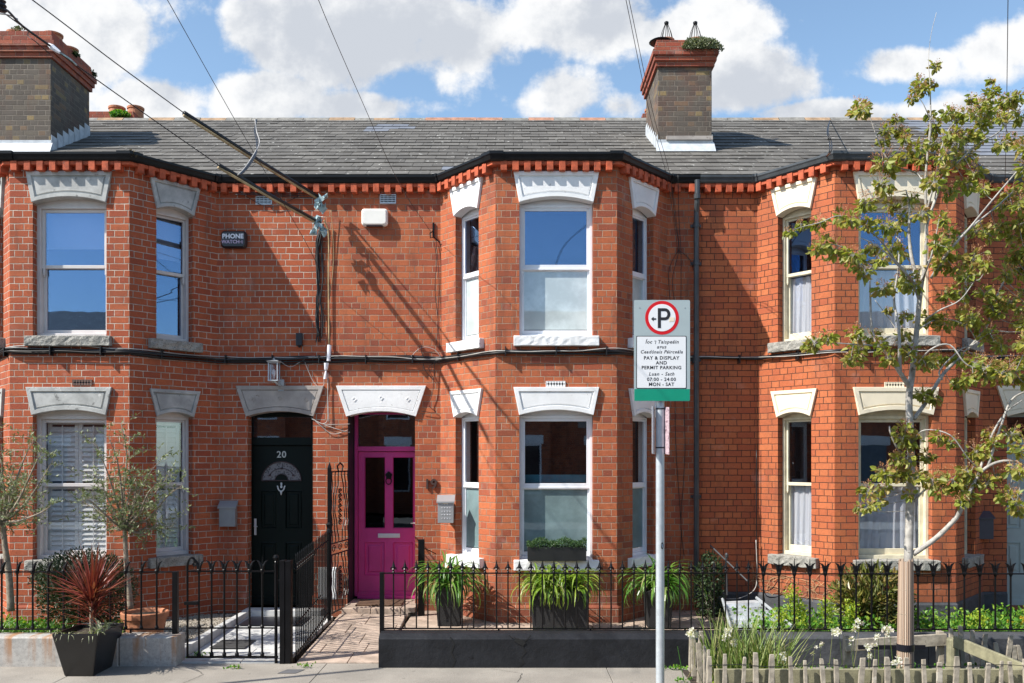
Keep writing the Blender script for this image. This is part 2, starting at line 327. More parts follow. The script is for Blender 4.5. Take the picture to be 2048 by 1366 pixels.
def textpolys(s, size, bold=0.0, shear=0.0, spacing=1.0):
    cu = bpy.data.curves.new('t', 'FONT'); cu.body = s; cu.size = size; cu.align_x = 'CENTER'; cu.align_y = 'CENTER'; cu.offset = bold; cu.shear = shear; cu.space_character = spacing; cu.resolution_u = 3
    ob = bpy.data.objects.new('t', cu); me = ob.to_mesh()
    vs = [v.co.copy() for v in me.vertices]; fs = [list(p.vertices) for p in me.polygons]
    ob.to_mesh_clear(); bpy.data.objects.remove(ob); bpy.data.curves.remove(cu); return vs, fs
def text(mb, s, x, z, y, size, bold=0, shear=0, spacing=1.0, depth=.0):
    vs, fs = textpolys(s, size, bold, shear, spacing)
    mb.add([(x + p.x, y, z + p.y) for p in vs], fs)
    if depth:
        edges = {}
        for f in fs:
            for a, b in zip(f, f[1:] + f[:1]): edges[(a, b)] = 1
        bd = [(a, b) for (a, b) in edges if (b, a) not in edges]
        mb.add([(x + p.x, y, z + p.y) for p in vs] + [(x + p.x, y + depth, z + p.y) for p in vs], [[a, a + len(vs), b + len(vs), b] for a, b in bd])
# ================================================================ HOUSES
YB, YF = 12.20, 11.285           # back wall plane, bay front plane
ZG = 0.07                     # garden level
ZE, PITCH = 5.82, 0.535        # eaves line, roof slope
YE, YR = 12.03, 16.52
def roofz(y): return ZE + PITCH * (y - YE)
ZR = roofz(YR)
def wall_segment(mb, x0, y0, x1, y1, z0, z1, ops, depth=.11):
    d = Vector((x1 - x0, y1 - y0, 0)); L = d.length; d.normalize(); n = Vector((-d.y, d.x, 0)); o = Vector((x0, y0, 0))
    P = lambda u, w, z: o + d * u + n * w + Vector((0, 0, z))
    us = sorted({0, L} | {q for a in ops for q in a[:2]}); zs = sorted({z0, z1} | {q for a in ops for q in a[2:4]})
    for i in range(len(us) - 1):
        for j in range(len(zs) - 1):
            cu, cz = (us[i] + us[i + 1]) / 2, (zs[j] + zs[j + 1]) / 2
            if any(a[0] < cu < a[1] and a[2] < cz < a[3] for a in ops): continue
            mb.quad(P(us[i], 0, zs[j]), P(us[i + 1], 0, zs[j]), P(us[i + 1], 0, zs[j + 1]), P(us[i], 0, zs[j + 1]))
    for a, b, c, e, *rest in ops:
        D = rest[0] if rest else depth
        mb.quad(P(a, 0, c), P(a, D, c), P(a, D, e), P(a, 0, e)); mb.quad(P(b, D, c), P(b, 0, c), P(b, 0, e), P(b, D, e))
        mb.quad(P(a, 0, c), P(b, 0, c), P(b, D, c), P(a, D, c)); mb.quad(P(a, D, e), P(b, D, e), P(b, 0, e), P(a, 0, e))
def frameM(x0, y0, x1, y1, u):
    d = Vector((x1 - x0, y1 - y0, 0)).normalized(); n = Vector((-d.y, d.x, 0)); o = Vector((x0, y0, 0)) + d * u
    return Matrix(((d.x, n.x, 0, o.x), (d.y, n.y, 0, o.y), (0, 0, 1, 0), (0, 0, 0, 1)))
def arc(x, hw, z0, rise): return z0 + rise * (1 - (x / hw) ** 2)
def lintel(M, wb, wt, zs, rise, zt, name, m, parent, diamonds=False, deep=.10):
    mb = MB(M); N = 15
    def loop(ins, y, deep_=False):
        b = []; hb, ht = wb / 2, wt / 2; H = zt - zs
        for i in range(N):
            t = -1 + 2 * i / (N - 1)
            # sloping sides: half width at a height
            zz = zs + ins * 1.0; hx = hb + (ht - hb) * (zz - zs) / H - ins * 1.02
            x = t * hx; b.append((x, y, arc(x, hb, zs, rise) + ins * (1.0 if rise else 1)))
        tz = zt - ins; hx = hb + (ht - hb) * (tz - zs) / H - ins * 1.02
        for i in range(N): t = 1 - 2 * i / (N - 1); b.append((t * hx, y, tz))
        return b
    seq = [(0, deep), (0, -.032), (.004, -.036), (.050 if wb > .6 else .042, -.036), (.056 if wb > .6 else .047, -.014), (.070 if wb > .6 else .056, -.014), (.077 if wb > .6 else .062, -.026)]
    if diamonds: seq = [(0, deep), (0, -.032), (.004, -.036), (.052, -.036), (.060, -.018), (.064, -.030)]
    prev = None
    for ins, y in seq:
        l = loop(ins, y)
        if prev: mb.ring(prev, l)
        prev = l
    for i in range(N - 1): mb.add([prev[i], prev[i + 1], prev[2 * N - 2 - i], prev[2 * N - 1 - i]], [[0, 1, 2, 3]])
    if diamonds:
        for t in (-.62, 0, .62):
            cx = t * wb * .62; cz = zs + rise * (1 - (2 * cx / wb) ** 2) + (zt - zs - rise * (1 - (2 * cx / wb) ** 2)) * .52; r = .032
            q = lambda k, y: [(cx, y, cz - k), (cx + k, y, cz), (cx, y, cz + k), (cx - k, y, cz)]
            mb.ring(q(r, -.030), q(r, -.036)); mb.ring(q(r, -.036), q(r * .6, -.036)); mb.ring(q(r * .6, -.036), q(r * .5, -.014)); mb.quad(*q(r * .5, -.014))
    return mb.build(name, m, parent)
def bars(mb, x0, x1, z0, z1, t, y0, y1, tb=None, tt=None):
    tb = tb or t; tt = tt or t
    mb.box(x0, x0 + t, y0, y1, z0, z1); mb.box(x1 - t, x1, y0, y1, z0, z1)
    mb.box(x0 + t, x1 - t, y0 + .001, y1 - .001, z0, z0 + tb); mb.box(x0 + t, x1 - t, y0 + .001, y1 - .001, z1 - tt, z1)
def window(house, M, w, zs, zt, rise, zl, wl, wsill, st, meet, lower=None, upper=None, sill_m=None, lin_m=None, wlabel=None):
    """sash window: parent mesh = frame; children panes, sill, lintel and whatever hangs behind the glass"""
    h = w / 2; fm = dict(f20=F20, f19=F19, f18=F18)[st]
    mb = MB(M); D = .10
    ow = .045 if st == 'f20' else .035 if st == 'f19' else .04
    if w < .6: ow *= .75
    bars(mb, -h, h, zs, zt, ow, D, D + .12, .05 if st != 'f19' else .04, ow)
    # head board behind the arch
    N = 12; top = [(-h + 2 * h * i / N, arc(-h + 2 * h * i / N, h, zt, rise) + .02) for i in range(N + 1)]
    if st == 'f20':
        mb.prism([(-h, zt - .001)] + top + [(h, zt - .001)], D + .002, D + .05)
    else:
        mb.prism([(-h, zt - .001)] + top + [(h, zt - .001)], D + .02, D + .05)
    sw = .042 if st != 'f19' else .036
    if w < .6: sw *= .72
    y1, y2 = (D + .035, D + .075) if st != 'f19' else (D + .012, D + .03)
    xi = h - ow
    bars(mb, -xi, xi, meet - .02, zt - ow, sw, y1, y1 + .035, .042, sw)          # upper sash
    lo = sw if st != 'f19' else sw * .7
    bars(mb, -xi, xi, zs + (.05 if st != 'f19' else .04), meet + (.015 if st != 'f19' else -.022), lo, y2, y2 + .035, .075 if st == 'f18' else .05, .035)
    if st == 'f19': mb.box(-xi, xi, D + .006, D + .05, meet - .045, meet - .018)
    if st in ('f20', 'f18'):      # sash horns
        for sx in (-1, 1):
            x = sx * (xi - sw * .55); mb.prism([(x - .014, meet - .10), (x + .014, meet - .10), (x + .014, meet - .02), (x - .014, meet - .02)], y1 + .001, y1 + .032)
            mb.prism([(x - .006, meet - .12), (x + .006, meet - .12), (x + .006, meet - .10), (x - .006, meet - .10)], y1 + .003, y1 + .030)
    o = mb.build('window', fm, house, bevel=.004)
    if wlabel: o['label'] = wlabel
    g1 = MB(M); g1.box(-xi + sw - .004, xi - sw + .004, y1 + .014, y1 + .018, meet + .018, zt - ow - sw + .004); g1.build('upper_pane', upper or GLASS, o)
    g2 = MB(M); g2.box(-xi + lo - .004, xi - lo + .004, y2 + .014, y2 + .018, zs + .10, meet - .018); g2.build('lower_pane', lower or GLASS, o)
    # sill
    sb = MB(M); hs = wsill / 2; th = .125; nx = max(6, int(wsill / .05)); rnd = random.Random(int(abs(M.translation.x * 1000)) + int(zs * 10))
    rough = sill_m is GRANITE
    ja = .007 if rough else .004
    g = [[(-hs + wsill * i / nx + (rnd.uniform(-ja, ja) if 0 < i < nx else 0), -.075 + (rnd.uniform(-ja, ja)), zs - th + th * k / 3 + rnd.uniform(-ja, ja) * .6) for k in range(4)] for i in range(nx + 1)]
    vs = []; fs = []
    for i in range(nx + 1):
        vs += g[i] + [(g[i][3][0], .11, zs + .006), (g[i][0][0], .02, zs - th)]
    for i in range(nx):
        for k in range(6): a = i * 6 + k; b = i * 6 + (k + 1) % 6; fs.append([a, b, b + 6, a + 6])
    fs += [list(range(6))[::-1], [nx * 6 + k for k in range(6)]]
    sb.add(vs, fs); sb.build('sill', sill_m, o, bevel=.008)
    if wl: lintel(M, w + .004, wl, zt, rise, zl, 'lintel', lin_m, o)
    return o, M, (h, xi, D)
def pleat(M, x0, x1, z0, z1, y, name, m, parent, amp=.018, k=11, taper=0):
    mb = MB(M); n = 60; rows = 8; rnd = random.Random(int(x0 * 99) + int(z0 * 7)); ph = [rnd.uniform(0, 6) for _ in range(4)]
    vs = []
    for j in range(rows + 1):
        t = j / rows
        for i in range(n + 1):
            s = i / n; x = x0 + (x1 - x0) * (s + .015 * math.sin(ph[3] + 3 * t + 5 * s))
            yy = y + amp * (math.sin(s * k * 6.283 + ph[0] + .8 * math.sin(2 * t + ph[1])) + .5 * math.sin(s * k * 2.3 * 6.28 + ph[2] + t)) * (.5 + .5 * t)
            vs.append((x, yy, z1 + (z0 - z1) * t))
    mb.add(vs, [[j * (n + 1) + i, j * (n + 1) + i + 1, (j + 1) * (n + 1) + i + 1, (j + 1) * (n + 1) + i] for j in range(rows) for i in range(n)])
    return mb.build(name, m, parent, smooth=True)
def shutter(M, h, z0, z1, y, parent):
    mb = MB(M); n = 2 if h > .3 else 1; w = 2 * h / n
    for q in range(n):
        x0 = -h + q * w; bars(mb, x0 + .002, x0 + w - .002, z0, z1, .045, y, y + .028)
        mb.box(x0 + .045, x0 + w - .045, y + .001, y + .027, (z0 + z1) / 2 - .03, (z0 + z1) / 2 + .03)
        z = z0 + .07
        while z < z1 - .06:
            if abs(z - (z0 + z1) / 2) > .05: mb.add([(x0 + .045, y - .012, z - .030), (x0 + w - .045, y - .008, z - .030), (x0 + w - .045, y + .022, z + .032), (x0 + .045, y + .022, z + .032)], [[0, 1, 2, 3]])
            z += .062
        mb.box(x0 + w / 2 - .006, x0 + w / 2 + .006, y - .022, y - .014, z0 + .06, z1 - .06)
    return mb.build('shutter', SHUT, parent)
def dentils(mb, x0, y0, x1, y1, z0, z1, proj=.100, pitch=.15, wdt=.078, m0=.06, m1=.06):
    M = frameM(x0, y0, x1, y1, 0); L = math.hypot(x1 - x0, y1 - y0); k = max(1, round((L - m0 - m1) / pitch)); old = mb.M; mb.M = M
    rnd = random.Random(int(x0 * 100))
    for i in range(k + 1):
        u = m0 + (L - m0 - m1) * i / k; j = rnd.uniform(-.006, .006)
        mb.box(u - wdt / 2 + j, u + wdt / 2 + j, -proj + rnd.uniform(-.004, .004), .01, z0 + rnd.uniform(-.004, .004), z1)
    mb.M = old
def chimney(house, x0, x1, y0, y1, zt, seed=1, cowls=False):
    mb = MB(); zb = roofz(y0) - .1; zbody = zt - .43
    mb.box(x0, x1, y0, y1, zb, zbody)
    body = mb.build('chimney', BCHIM, house, bevel=.006)
    c = MB(); zz = zbody
    for out, hh in ((.035, .075), (.062, .075), (.085, .005), (.085, .078), (.045, .075), (.020, .085)):
        c.box(x0 - out, x1 + out, y0 - out, y1 + out, zz, zz + hh); zz += hh + .001
    c.build('chimney_cap', BCHRED, body, bevel=.006)
    fl = MB(); ys = y0; n = 7
    fl.box(x0 - .012, x1 + .012, y0 - .014, y0 - .002, zb + .08, zb + .27)
    fl.quad((x0 - .03, y0 - .012, zb + .30 - .10 + .03), (x1 + .03, y0 - .012, zb + .23), (x1 + .04, y0 - .11, roofz(y0 - .11) + .025), (x0 - .04, y0 - .11, roofz(y0 - .11) + .025))
    for i in range(n):
        a = y0 + (y1 - y0) * i / n; b = y0 + (y1 - y0) * (i + 1) / n
        for x, e in ((x0, -.008), (x1, .008)):
            xo = sorted((x + e * .3, x + e)); fl.box(xo[0], xo[1], a, b + .01, roofz(a) - .05, roofz(b) + .16)
    fl.build('flashing', LEAD, body)
    return body, zz
def pot(parent, x, y, z, r=.11, h=.17, cowl=0, name='chimney_pot'):
    mb = MB(); mb.lathe((x, y, z), [(r * 1.02, -.03), (r, h * .6), (r * .97, h * .72), (r * 1.10, h * .76), (r * 1.12, h * .95), (r * 1.02, h), (r * .85, h), (r * .8, h * .3)], 20)
    p = mb.build(name, TERRA, parent, smooth=False)
    if cowl:
        c = MB()
        for k in range(8):
            a = k * math.pi / 4; c.tube([(x + r * .9 * math.cos(a), y + r * .9 * math.sin(a), z + h), (x + r * .62 * math.cos(a), y + r * .62 * math.sin(a), z + h + .12), (x + .02 * math.cos(a), y + .02 * math.sin(a), z + h + .24)], .005, 5)
        c.lathe((x, y, z + h + .235), [(.03, 0), (.034, .012), (.034, .035), (.02, .045)], 10); c.build('wire_cowl', BLACKM, parent)
def roof(house, xa, xb, seed, blue=(), ridge=None, solar=None):
    rnd = random.Random(seed); mb = MB()
    s = Vector((0, 1, PITCH)).normalized(); nrm = Vector((0, -s.z, s.y))
    base = lambda x, t, e: Vector((x, YE + .05, roofz(YE + .05))) + s * t + nrm * e
    T = (YR - YE - .05) / s.y; g = T / 18.0; W_ = .279; k = int(T / g)
    mb.quad(base(xa, 0, -.01), base(xb, 0, -.01), base(xb, T, -.01), base(xa, T, -.01))
    for r in range(k + 1):
        x = xa + (-(W_ / 2) if r % 2 else 0); t0 = r * g; t1 = min(t0 + g + .05, T)
        while x < xb:
            a, b = max(x + .003, xa), min(x + W_ - .003, xb)
            if b - a > .02:
                e = .016 + rnd.uniform(-.0025, .004); dt = rnd.uniform(-.006, .006); tw = rnd.uniform(-.002, .002)
                cx = (a + b) / 2; mb.cur = 0
                for bx0, bx1, br0, br1 in blue:
                    if bx0 < cx < bx1 and br0 <= r <= br1: mb.cur = 1
                P = [base(a, t0 + dt, e + tw), base(b, t0 + dt, e - tw), base(b, t1, .004), base(a, t1, .004)]
                Q = [base(a, t0 + dt, e + tw - .006), base(b, t0 + dt, e - tw - .006)]
                mb.add([P[0], P[1], P[2], P[3], Q[0], Q[1]], [[0, 1, 2, 3], [4, 5, 1, 0], [4, 0, 3], [1, 5, 2]])
            x += W_
    mb.cur = 0
    mb.quad((xa, YR, ZR), (xb, YR, ZR), (xb, 21.0, roofz(YR) - PITCH * (21.0 - YR)), (xa, 21.0, roofz(YR) - PITCH * (21.0 - YR)))
    o = mb.build('roof', [SLATE, SLATEB], house)
    rt = MB(); x = xa
    while x < xb - .01:
        L = min(.46, xb - x); rt.cur = ridge(x + .2) if ridge else 0; e = rnd.uniform(0, .012)
        for sg in (1, -1):
            rt.add([(x + .003, YR - sg * .15, ZR - .105 + e), (x + L, YR - sg * .15, ZR - .105 + e), (x + L, YR, ZR + .035 + e), (x + .003, YR, ZR + .035 + e),
                    (x + .003, YR - sg * .15, ZR - .135 + e), (x + L, YR - sg * .15, ZR - .135 + e)], [[0, 1, 2, 3], [4, 5, 1, 0]])
        x += L + .004
    rt.build('ridge_tiles', [RIDGEG, RIDGEB, RIDGET], o)
    return o
ROOM = mat('room_shade_black', (.045,.045,.05), .9)  # near-black colour stands in for the shade inside the rooms
def house(key, label, xl, xr, door, bay, st, bm, seed, blue=(), ridge=None, near=True):
    """door=(x0,x1); bay=(back left, front left, front right, back right)"""
    H = thing('terraced_house', label, 'house', ((xl + xr) / 2, YB, 0), 'terraced brick houses')
    bl, fl, fr, br = bay; w = MB()
    zt = 5.80; Wf, Ws = .91, .50
    U = (3.614, 5.26, .07, 5.640, 4.497); G = (.855, 2.640, .065, 2.985, 1.775)
    opz = lambda hw, c: [(c - hw, c + hw, U[0], U[1] + U[2]), (c - hw, c + hw, G[0], G[1] + G[2])]
    dtop = 2.70; DD = dict(f20=.22, f19=.42, f18=.22)[st]
    segs = [(xl, YB, bl, YB), (bl, YB, fl, YF), (fl, YF, fr, YF), (fr, YF, br, YB), (br, YB, xr, YB)]
    for i, sg in enumerate(segs):
        L = math.hypot(sg[2] - sg[0], sg[3] - sg[1]); ops = []
        if i in (1, 3): ops = opz(Ws / 2, L * .5)
        if i == 2: ops = opz(Wf / 2, L / 2)
        if sg[1] == sg[3] == YB and sg[0] <= door[0] and door[1] <= sg[2]: ops = [(door[0] - sg[0], door[1] - sg[0], .16 if st == 'f19' else .12, dtop + .06, DD + .02)]
        wall_segment(w, *sg, 0.0, zt, ops)
    w.box(xl + .001, xl + .1, YB + .45, 20.9, 0, 5.95); w.box(xr - .1, xr - .001, YB + .45, 20.9, 0, 5.95); w.box(xl, xr, 20.9, 21.0, 0, 5.6)
    rp = MB(); rp.quad((xl + .1, YB + 1.5, 0), (xr - .1, YB + 1.5, 0), (xr - .1, YB + 1.5, 5.9), (xl + .1, YB + 1.5, 5.9)); rp.quad((xl + .1, YF + .3, 3.15), (xr - .1, YF + .3, 3.15), (xr - .1, YB + 1.5, 3.15), (xl + .1, YB + 1.5, 3.15)) if False else None; rp.build('dark_room_backing', ROOM, H)  # added dark sheet that keeps the view through the panes dim
    w.quad((bl, YB, zt - .01), (fl, YF, zt - .01), (fr, YF, zt - .01), (br, YB, zt - .01))
    wo_ = w.build('wall', bm, H)
    # cornice: oversailing band with dentils under the gutter
    c = MB(); plan = [(xl, YB), (bl, YB), (fl, YF), (fr, YF), (br, YB), (xr, YB)]
    c.sweep(plan, [(.0, 5.704), (.086, 5.704), (.086, 5.750), (0, 5.750)])
    for i, sg in enumerate(segs): dentils(c, *sg, 5.632, 5.748, m0=.10 if i in (0, 1, 2, 3) else .12, m1=.10, pitch=.152)
    c.build('cornice', BRED, wo_, bevel=.004)
    g = MB(); g.sweep(plan, [(.040, 5.752), (.098, 5.750), (.114, 5.766), (.124, 5.805), (.134, 5.822), (.134, 5.848), (.110, 5.848), (.105, 5.772), (.09, 5.765), (.035, 5.768)])
    pl = [Vector(p) for p in plan]
    for p, a in ((plan[1], 0), (plan[2], 0), (plan[3], 0), (plan[4], 0)):
        i = plan.index(p); d0 = (Vector(plan[i]) - Vector(plan[i - 1])).normalized(); d1 = (Vector(plan[i + 1]) - Vector(plan[i])).normalized()
        q0 = Vector(p) - d0 * .10; q1 = Vector(p) + d1 * .10
        g.sweep([q0, p, q1], [(.035, 5.746), (.102, 5.743), (.124, 5.760), (.138, 5.805), (.148, 5.822), (.148, 5.858), (.10, 5.858), (.10, 5.77), (.03, 5.76)])
    g.build('gutter', GUTTERG if st == 'f18' else GUTTER, H)
    fb = MB(); fb.sweep(plan, [(-.02, 5.782), (.09, 5.782), (.09, 5.79), (-.02, 5.79)]); fb.quad((bl - .05, YB - .0, 5.80), (fl - .02, YF - .05, 5.80), (fr + .02, YF - .05, 5.80), (br + .05, YB - .0, 5.80)); fb.build('bay_roof', LEAD, H)
    # plinth
    p = MB(); zp = .30 if st != 'f18' else .33
    po = .028 if st == 'f19' else .02
    pls = [[(xl, YB), (bl, YB), (fl, YF), (fr, YF), (br, YB), (xr, YB)]]
    pls = []
    full = plan
    if door[0] > br: pls = [full[:5] + [(door[0] - .002, YB)], [(door[1] + .002, YB), full[5]]]
    else: pls = [[full[0], (door[0] - .002, YB)], [(door[1] + .002, YB)] + full[1:]]
    for q in pls: p.sweep(q, [(-.01, 0), (po, 0), (po, zp - .03), (.0, zp), (-.01, zp)])
    p.build('plinth', PLINTHD if st == 'f18' else bm, wo_)
    sill_m = WHITEP if st == 'f19' else GRANITE; lin_m = dict(f20=STONEG, f19=WHITEP, f18=CREAMP)[st]
    wins = {}
    for i, nm in ((1, 'l'), (2, 'f'), (3, 'r')):
        sg = segs[i]; L = math.hypot(sg[2] - sg[0], sg[3] - sg[1]); M = frameM(*sg, L / 2); big = i == 2
        for fl_, Z in (('u', U), ('g', G)):
            low = up = None
            if st == 'f19': low = GFROSTL if fl_ == 'u' else GFROST
            up = GLASSU if fl_ == 'u' else GLASS
            if st != 'f19' and fl_ == 'u': low = GLASSU if st == 'f20' else GLASS
            r = window(H, M, Wf if big else Ws, Z[0], Z[1], Z[2] if big else Z[2] * .9, Z[3], 1.055 if big else .69, 1.05 if big else .72, st, Z[4] - (.04 if st != 'f19' else 0) * 0, low, up, sill_m, lin_m)
            wins[nm + fl_] = r
            o, M_, (h, xi, D) = r
            if st == 'f20':
                if fl_ == 'g': shutter(M, xi - .02, Z[0] + .06, Z[1] - .06, D + .135, o)
                else:
                    b = MB(M); b.box(-xi, xi, D + .17, D + .173, Z[4] + .25 if big else Z[4] + .2, Z[1]); b.build('roller_blind', BLIND, o)
            if st == 'f18':
                pleat(M, -xi + .01, xi - .01, Z[0] + .10, Z[4] - .03, D + .135, 'net_curtain', CURT, o, k=7 if big else 4)
            if st == 'f19' and fl_ == 'u' and big:
                b = MB(M); b.box(-xi, xi, D + .16, D + .163, Z[4] + .13, Z[1]); b.build('roller_blind', mat("navy_blind", (.02,.035,.06), .7), o)
    return H, wo_, wins, segs
def ridge19(x):
    if -2.68 < x - .0 < -2.10: return 1
    if -1.75 < x < -.3 or .15 < x < .7 or 1.1 < x < 1.6: return 2
    return 0
def ridge20(x): return 2 if -6.6 < x < -6.1 and False else (1 if abs(math.sin(x * 3.7)) > .8 else 0)
H20, W20, win20, seg20 = house('20', 'left house with white brick joints, grey stone lintels and dark green door', -7.47, -2.49, (-3.527, -2.655), (-6.97, -6.194, -4.719, -3.933), 'f20', B20, 20, ridge=ridge20)
H19, W19, win19, seg19 = house('19', 'middle house with magenta door, white lintels and white window sills', -2.49, 2.487, (-2.19, -1.293), (-.953, -.204, 1.295, 2.073), 'f19', B19, 19, ridge=ridge19)
H18, W18, win18, seg18 = house('18', 'right house with dark brick joints, cream lintels and net curtains behind the tree', 2.487, 7.475, (6.60, 7.42), (3.267, 3.979, 5.478, 6.28), 'f18', B18, 18)
H21, W21, win21, seg21 = house('21', 'neighbouring house cut off by the left edge of the photo, only its roof visible', -12.455, -7.47, (-12.15, -11.26), (-10.918, -10.169, -8.67, -7.892), 'f19', B20, 21)
H17, W17, win17, seg17 = house('17', 'neighbouring house cut off by the right edge of the photo, only its roof visible', 7.475, 12.46, (7.80, 8.69), (9.012, 9.761, 11.26, 12.04), 'f19', B18, 17)
roof(H20, -7.47, -2.49, 201, ridge=ridge20)
roof(H19, -2.49, 2.487, 191, blue=[(-2.45, -1.75, 14, 14), (-2.6, -1.95, 13, 13), (-2.3, -1.9, 15, 15), (-.95, -.6, 1, 1)], ridge=ridge19)
roof(H18, 2.487, 7.475, 181, ridge=ridge20, blue=[(6.85, 7.5, 5, 18)])
roof(H21, -12.455, -7.47, 211); roof(H17, 7.475, 12.46, 171, blue=[(7.4, 9.6, 5, 18)])
# chimneys
ch, zt = chimney(H19, 2.18, 2.985, 13.67, 14.87, 8.385)
pot(ch, 2.36, 13.98, zt, .11, .15, 1); pot(ch, 2.80, 13.98, zt, .11, .15, 1); pot(ch, 2.36, 14.5, zt, .11, .15); pot(ch, 2.80, 14.5, zt, .11, .15)
k = MB(); k.lathe((2.26, 13.9, zt), [(.0, .09), (.16, .09), (.18, .075), (.16, .06), (.02, .06), (.02, -.02)], 16); k.build('flue_cap', BLACKM, ch)
k = MB(); k.box(2.30, 2.99, 13.62, 13.67, roofz(13.67) + .16, roofz(13.67) + .215); k.build('mortar_fillet', STONEBR, ch)
ch2, zt2 = chimney(H20, -8.07, -6.868, 13.63, 14.87, 8.50)
for px_, py_ in ((-7.55, 13.95), (-7.02, 14.0), (-7.02, 14.5), (-7.8, 14.4)): pot(ch2, px_, py_, zt2, .13, .13)
def rearchimney(house_, x0, x1, y0, zt, pots):
    mb = MB(); mb.box(x0, x1, y0, y0 + .8, 6.6, zt - .16); b = mb.build('rear_chimney', BCHIM, house_, bevel=.006)
    c = MB(); c.box(x0 - .05, x1 + .05, y0 - .05, y0 + .85, zt - .16, zt - .08); c.box(x0 - .02, x1 + .02, y0 - .02, y0 + .82, zt - .079, zt); c.build('rear_chimney_cap', BCHRED, b, bevel=.006)
    for x in pots: pot(b, x, y0 + .3, zt, .15, .20)
    return b
rearchimney(H20, -8.42, -7.55, 18.23, 9.02, (-8.0, -7.62))
rearchimney(H19, 2.62, 3.4, 18.23, 8.98, (2.85, 3.2))

# ---- doors -------------------------------------------------------
def panel(mb, x0, x1, z0, z1, y, b=.02, rec=.012):
    q = lambda i, yy: [(x0 + i, yy, z0 + i), (x1 - i, yy, z0 + i), (x1 - i, yy, z1 - i), (x0 + i, yy, z1 - i)]
    mb.ring(q(0, y), q(b * .4, y - .006)); mb.ring(q(b * .4, y - .006), q(b, y + rec)); mb.ring(q(b, y + rec), q(b * 2.2, y + rec)); mb.ring(q(b * 2.2, y + rec), q(b * 2.9, y)); mb.quad(*q(b * 2.9, y))
def grid_leaf(mb, x0, x1, z0, z1, y, holes):
    us = sorted({x0, x1} | {q for a in holes for q in a[:2]}); zs = sorted({z0, z1} | {q for a in holes for q in a[2:4]})
    for i in range(len(us) - 1):
        for j in range(len(zs) - 1):
            cx, cz = (us[i] + us[i + 1]) / 2, (zs[j] + zs[j + 1]) / 2
            if any(a[0] < cx < a[1] and a[2] < cz < a[3] for a in holes): continue
            mb.quad((us[i], y, zs[j]), (us[i + 1], y, zs[j]), (us[i + 1], y, zs[j + 1]), (us[i], y, zs[j + 1]))
def door_lintel(house_, x0, x1, m):
    M = Matrix.Translation(((x0 + x1) / 2, YB, 0)); w_ = x1 - x0 + .03
    lintel(M, w_, w_ + .27, 2.665, .07, 3.075, 'door_lintel', m, house_, diamonds=True, deep=.17)
# door of 19 (magenta)
def door19(H, x0, label, m, dx=0):
    Y = 12.62; X = lambda x: (x - 1024) * Y / F + dx; Z = lambda y: CZ - (y - HY) * Y / F
    f = MB(); zl, zh = Z(1192), 2.74
    f.box(X(710), X(716), Y - .04, Y + .06, zl, zh); f.box(X(837), X(843), Y - .04, Y + .06, zl, zh)
    f.box(X(716), X(837), Y - .035, Y + .06, Z(902.5), Z(893)); f.box(X(716), X(837), Y - .035, Y + .06, Z(829), zh)
    f.box(X(716), X(837), Y - .06, Y + .05, zl - .03, zl + .012)
    D = f.build('door', m, H, bevel=.004); D['label'] = label
    l = MB(); a, b, c, d = X(717), X(836), Z(1190), Z(903.5)
    holes = [(X(729), X(770.5), Z(1057), Z(914)), (X(785.5), X(827), Z(1057), Z(914)), (X(729), X(770.5), Z(1151), Z(1083)), (X(785.5), X(827), Z(1151), Z(1083))]
    grid_leaf(l, a, b, c, d, Y, holes)
    for h_ in holes[2:]: panel(l, *h_, Y, .022)
    for h_ in holes[:2]:
        q = lambda i, yy: [(h_[0] + i, yy, h_[2] + i), (h_[1] - i, yy, h_[2] + i), (h_[1] - i, yy, h_[3] - i), (h_[0] + i, yy, h_[3] - i)]
        l.ring(q(0, Y), q(.004, Y - .006)); l.ring(q(.004, Y - .006), q(.010, Y + .012))
    l.box(X(716.5), X(836.5), Y - .022, Y, Z(1191), Z(1183))
    lf = l.build('door_leaf', m, D)
    g = MB()
    for h_ in holes[:2]: g.box(h_[0], h_[1], Y + .014, Y + .018, h_[2], h_[3])
    g.build('glazed_panel', GDARK, D)
    g = MB(); g.box(X(716), X(837), Y + .01, Y + .014, Z(893), Z(829)); g.build('fanlight', GLASS, D)
    s = MB(); s.box(X(756), X(800), Y - .012, Y, Z(1075.5), Z(1067)); s.box(X(759), X(797), Y - .016, Y - .011, Z(1074), Z(1069)); s.build('letter_plate', CHROME, D, bevel=.002)
    k_ = MB(); cx, cz = X(778), Z(951); k_.lathe((0, 0, 0), [(0, 0)], 3); k_ = MB()
    k_.prism([(cx + .045 * math.cos(t) * (1 + .12 * math.sin(5 * t)), cz + .05 * math.sin(t) * (1 + .12 * math.sin(5 * t))) for t in [i * 6.283 / 20 for i in range(20)]], Y - .035, Y - .001)
    k_.prism([(cx + .022 * math.cos(t), cz + .03 + .028 * math.sin(t)) for t in [i * 6.283 / 12 for i in range(12)]], Y - .055, Y - .034)
    k_.tube([(cx + .038 * math.cos(t), Y - .04, cz - .075 + .045 * math.sin(t)) for t in [i * 6.283 / 16 for i in range(17)]], .009, 6)
    k_.build('knocker', BLACKM, D, bevel=.004)
    hd = MB(); hd.tube([(X(831), Y - .045, Z(1046)), (X(822), Y - .05, Z(1046))], .008, 6); hd.tube([(X(831), Y, Z(1046)), (X(831), Y - .045, Z(1046))], .008, 6); hd.build('handle', CHROME, D)
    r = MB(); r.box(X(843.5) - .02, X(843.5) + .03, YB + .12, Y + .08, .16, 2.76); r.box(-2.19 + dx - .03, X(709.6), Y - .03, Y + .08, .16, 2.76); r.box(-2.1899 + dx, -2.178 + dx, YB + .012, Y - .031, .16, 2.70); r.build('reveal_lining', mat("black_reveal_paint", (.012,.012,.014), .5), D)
    return D
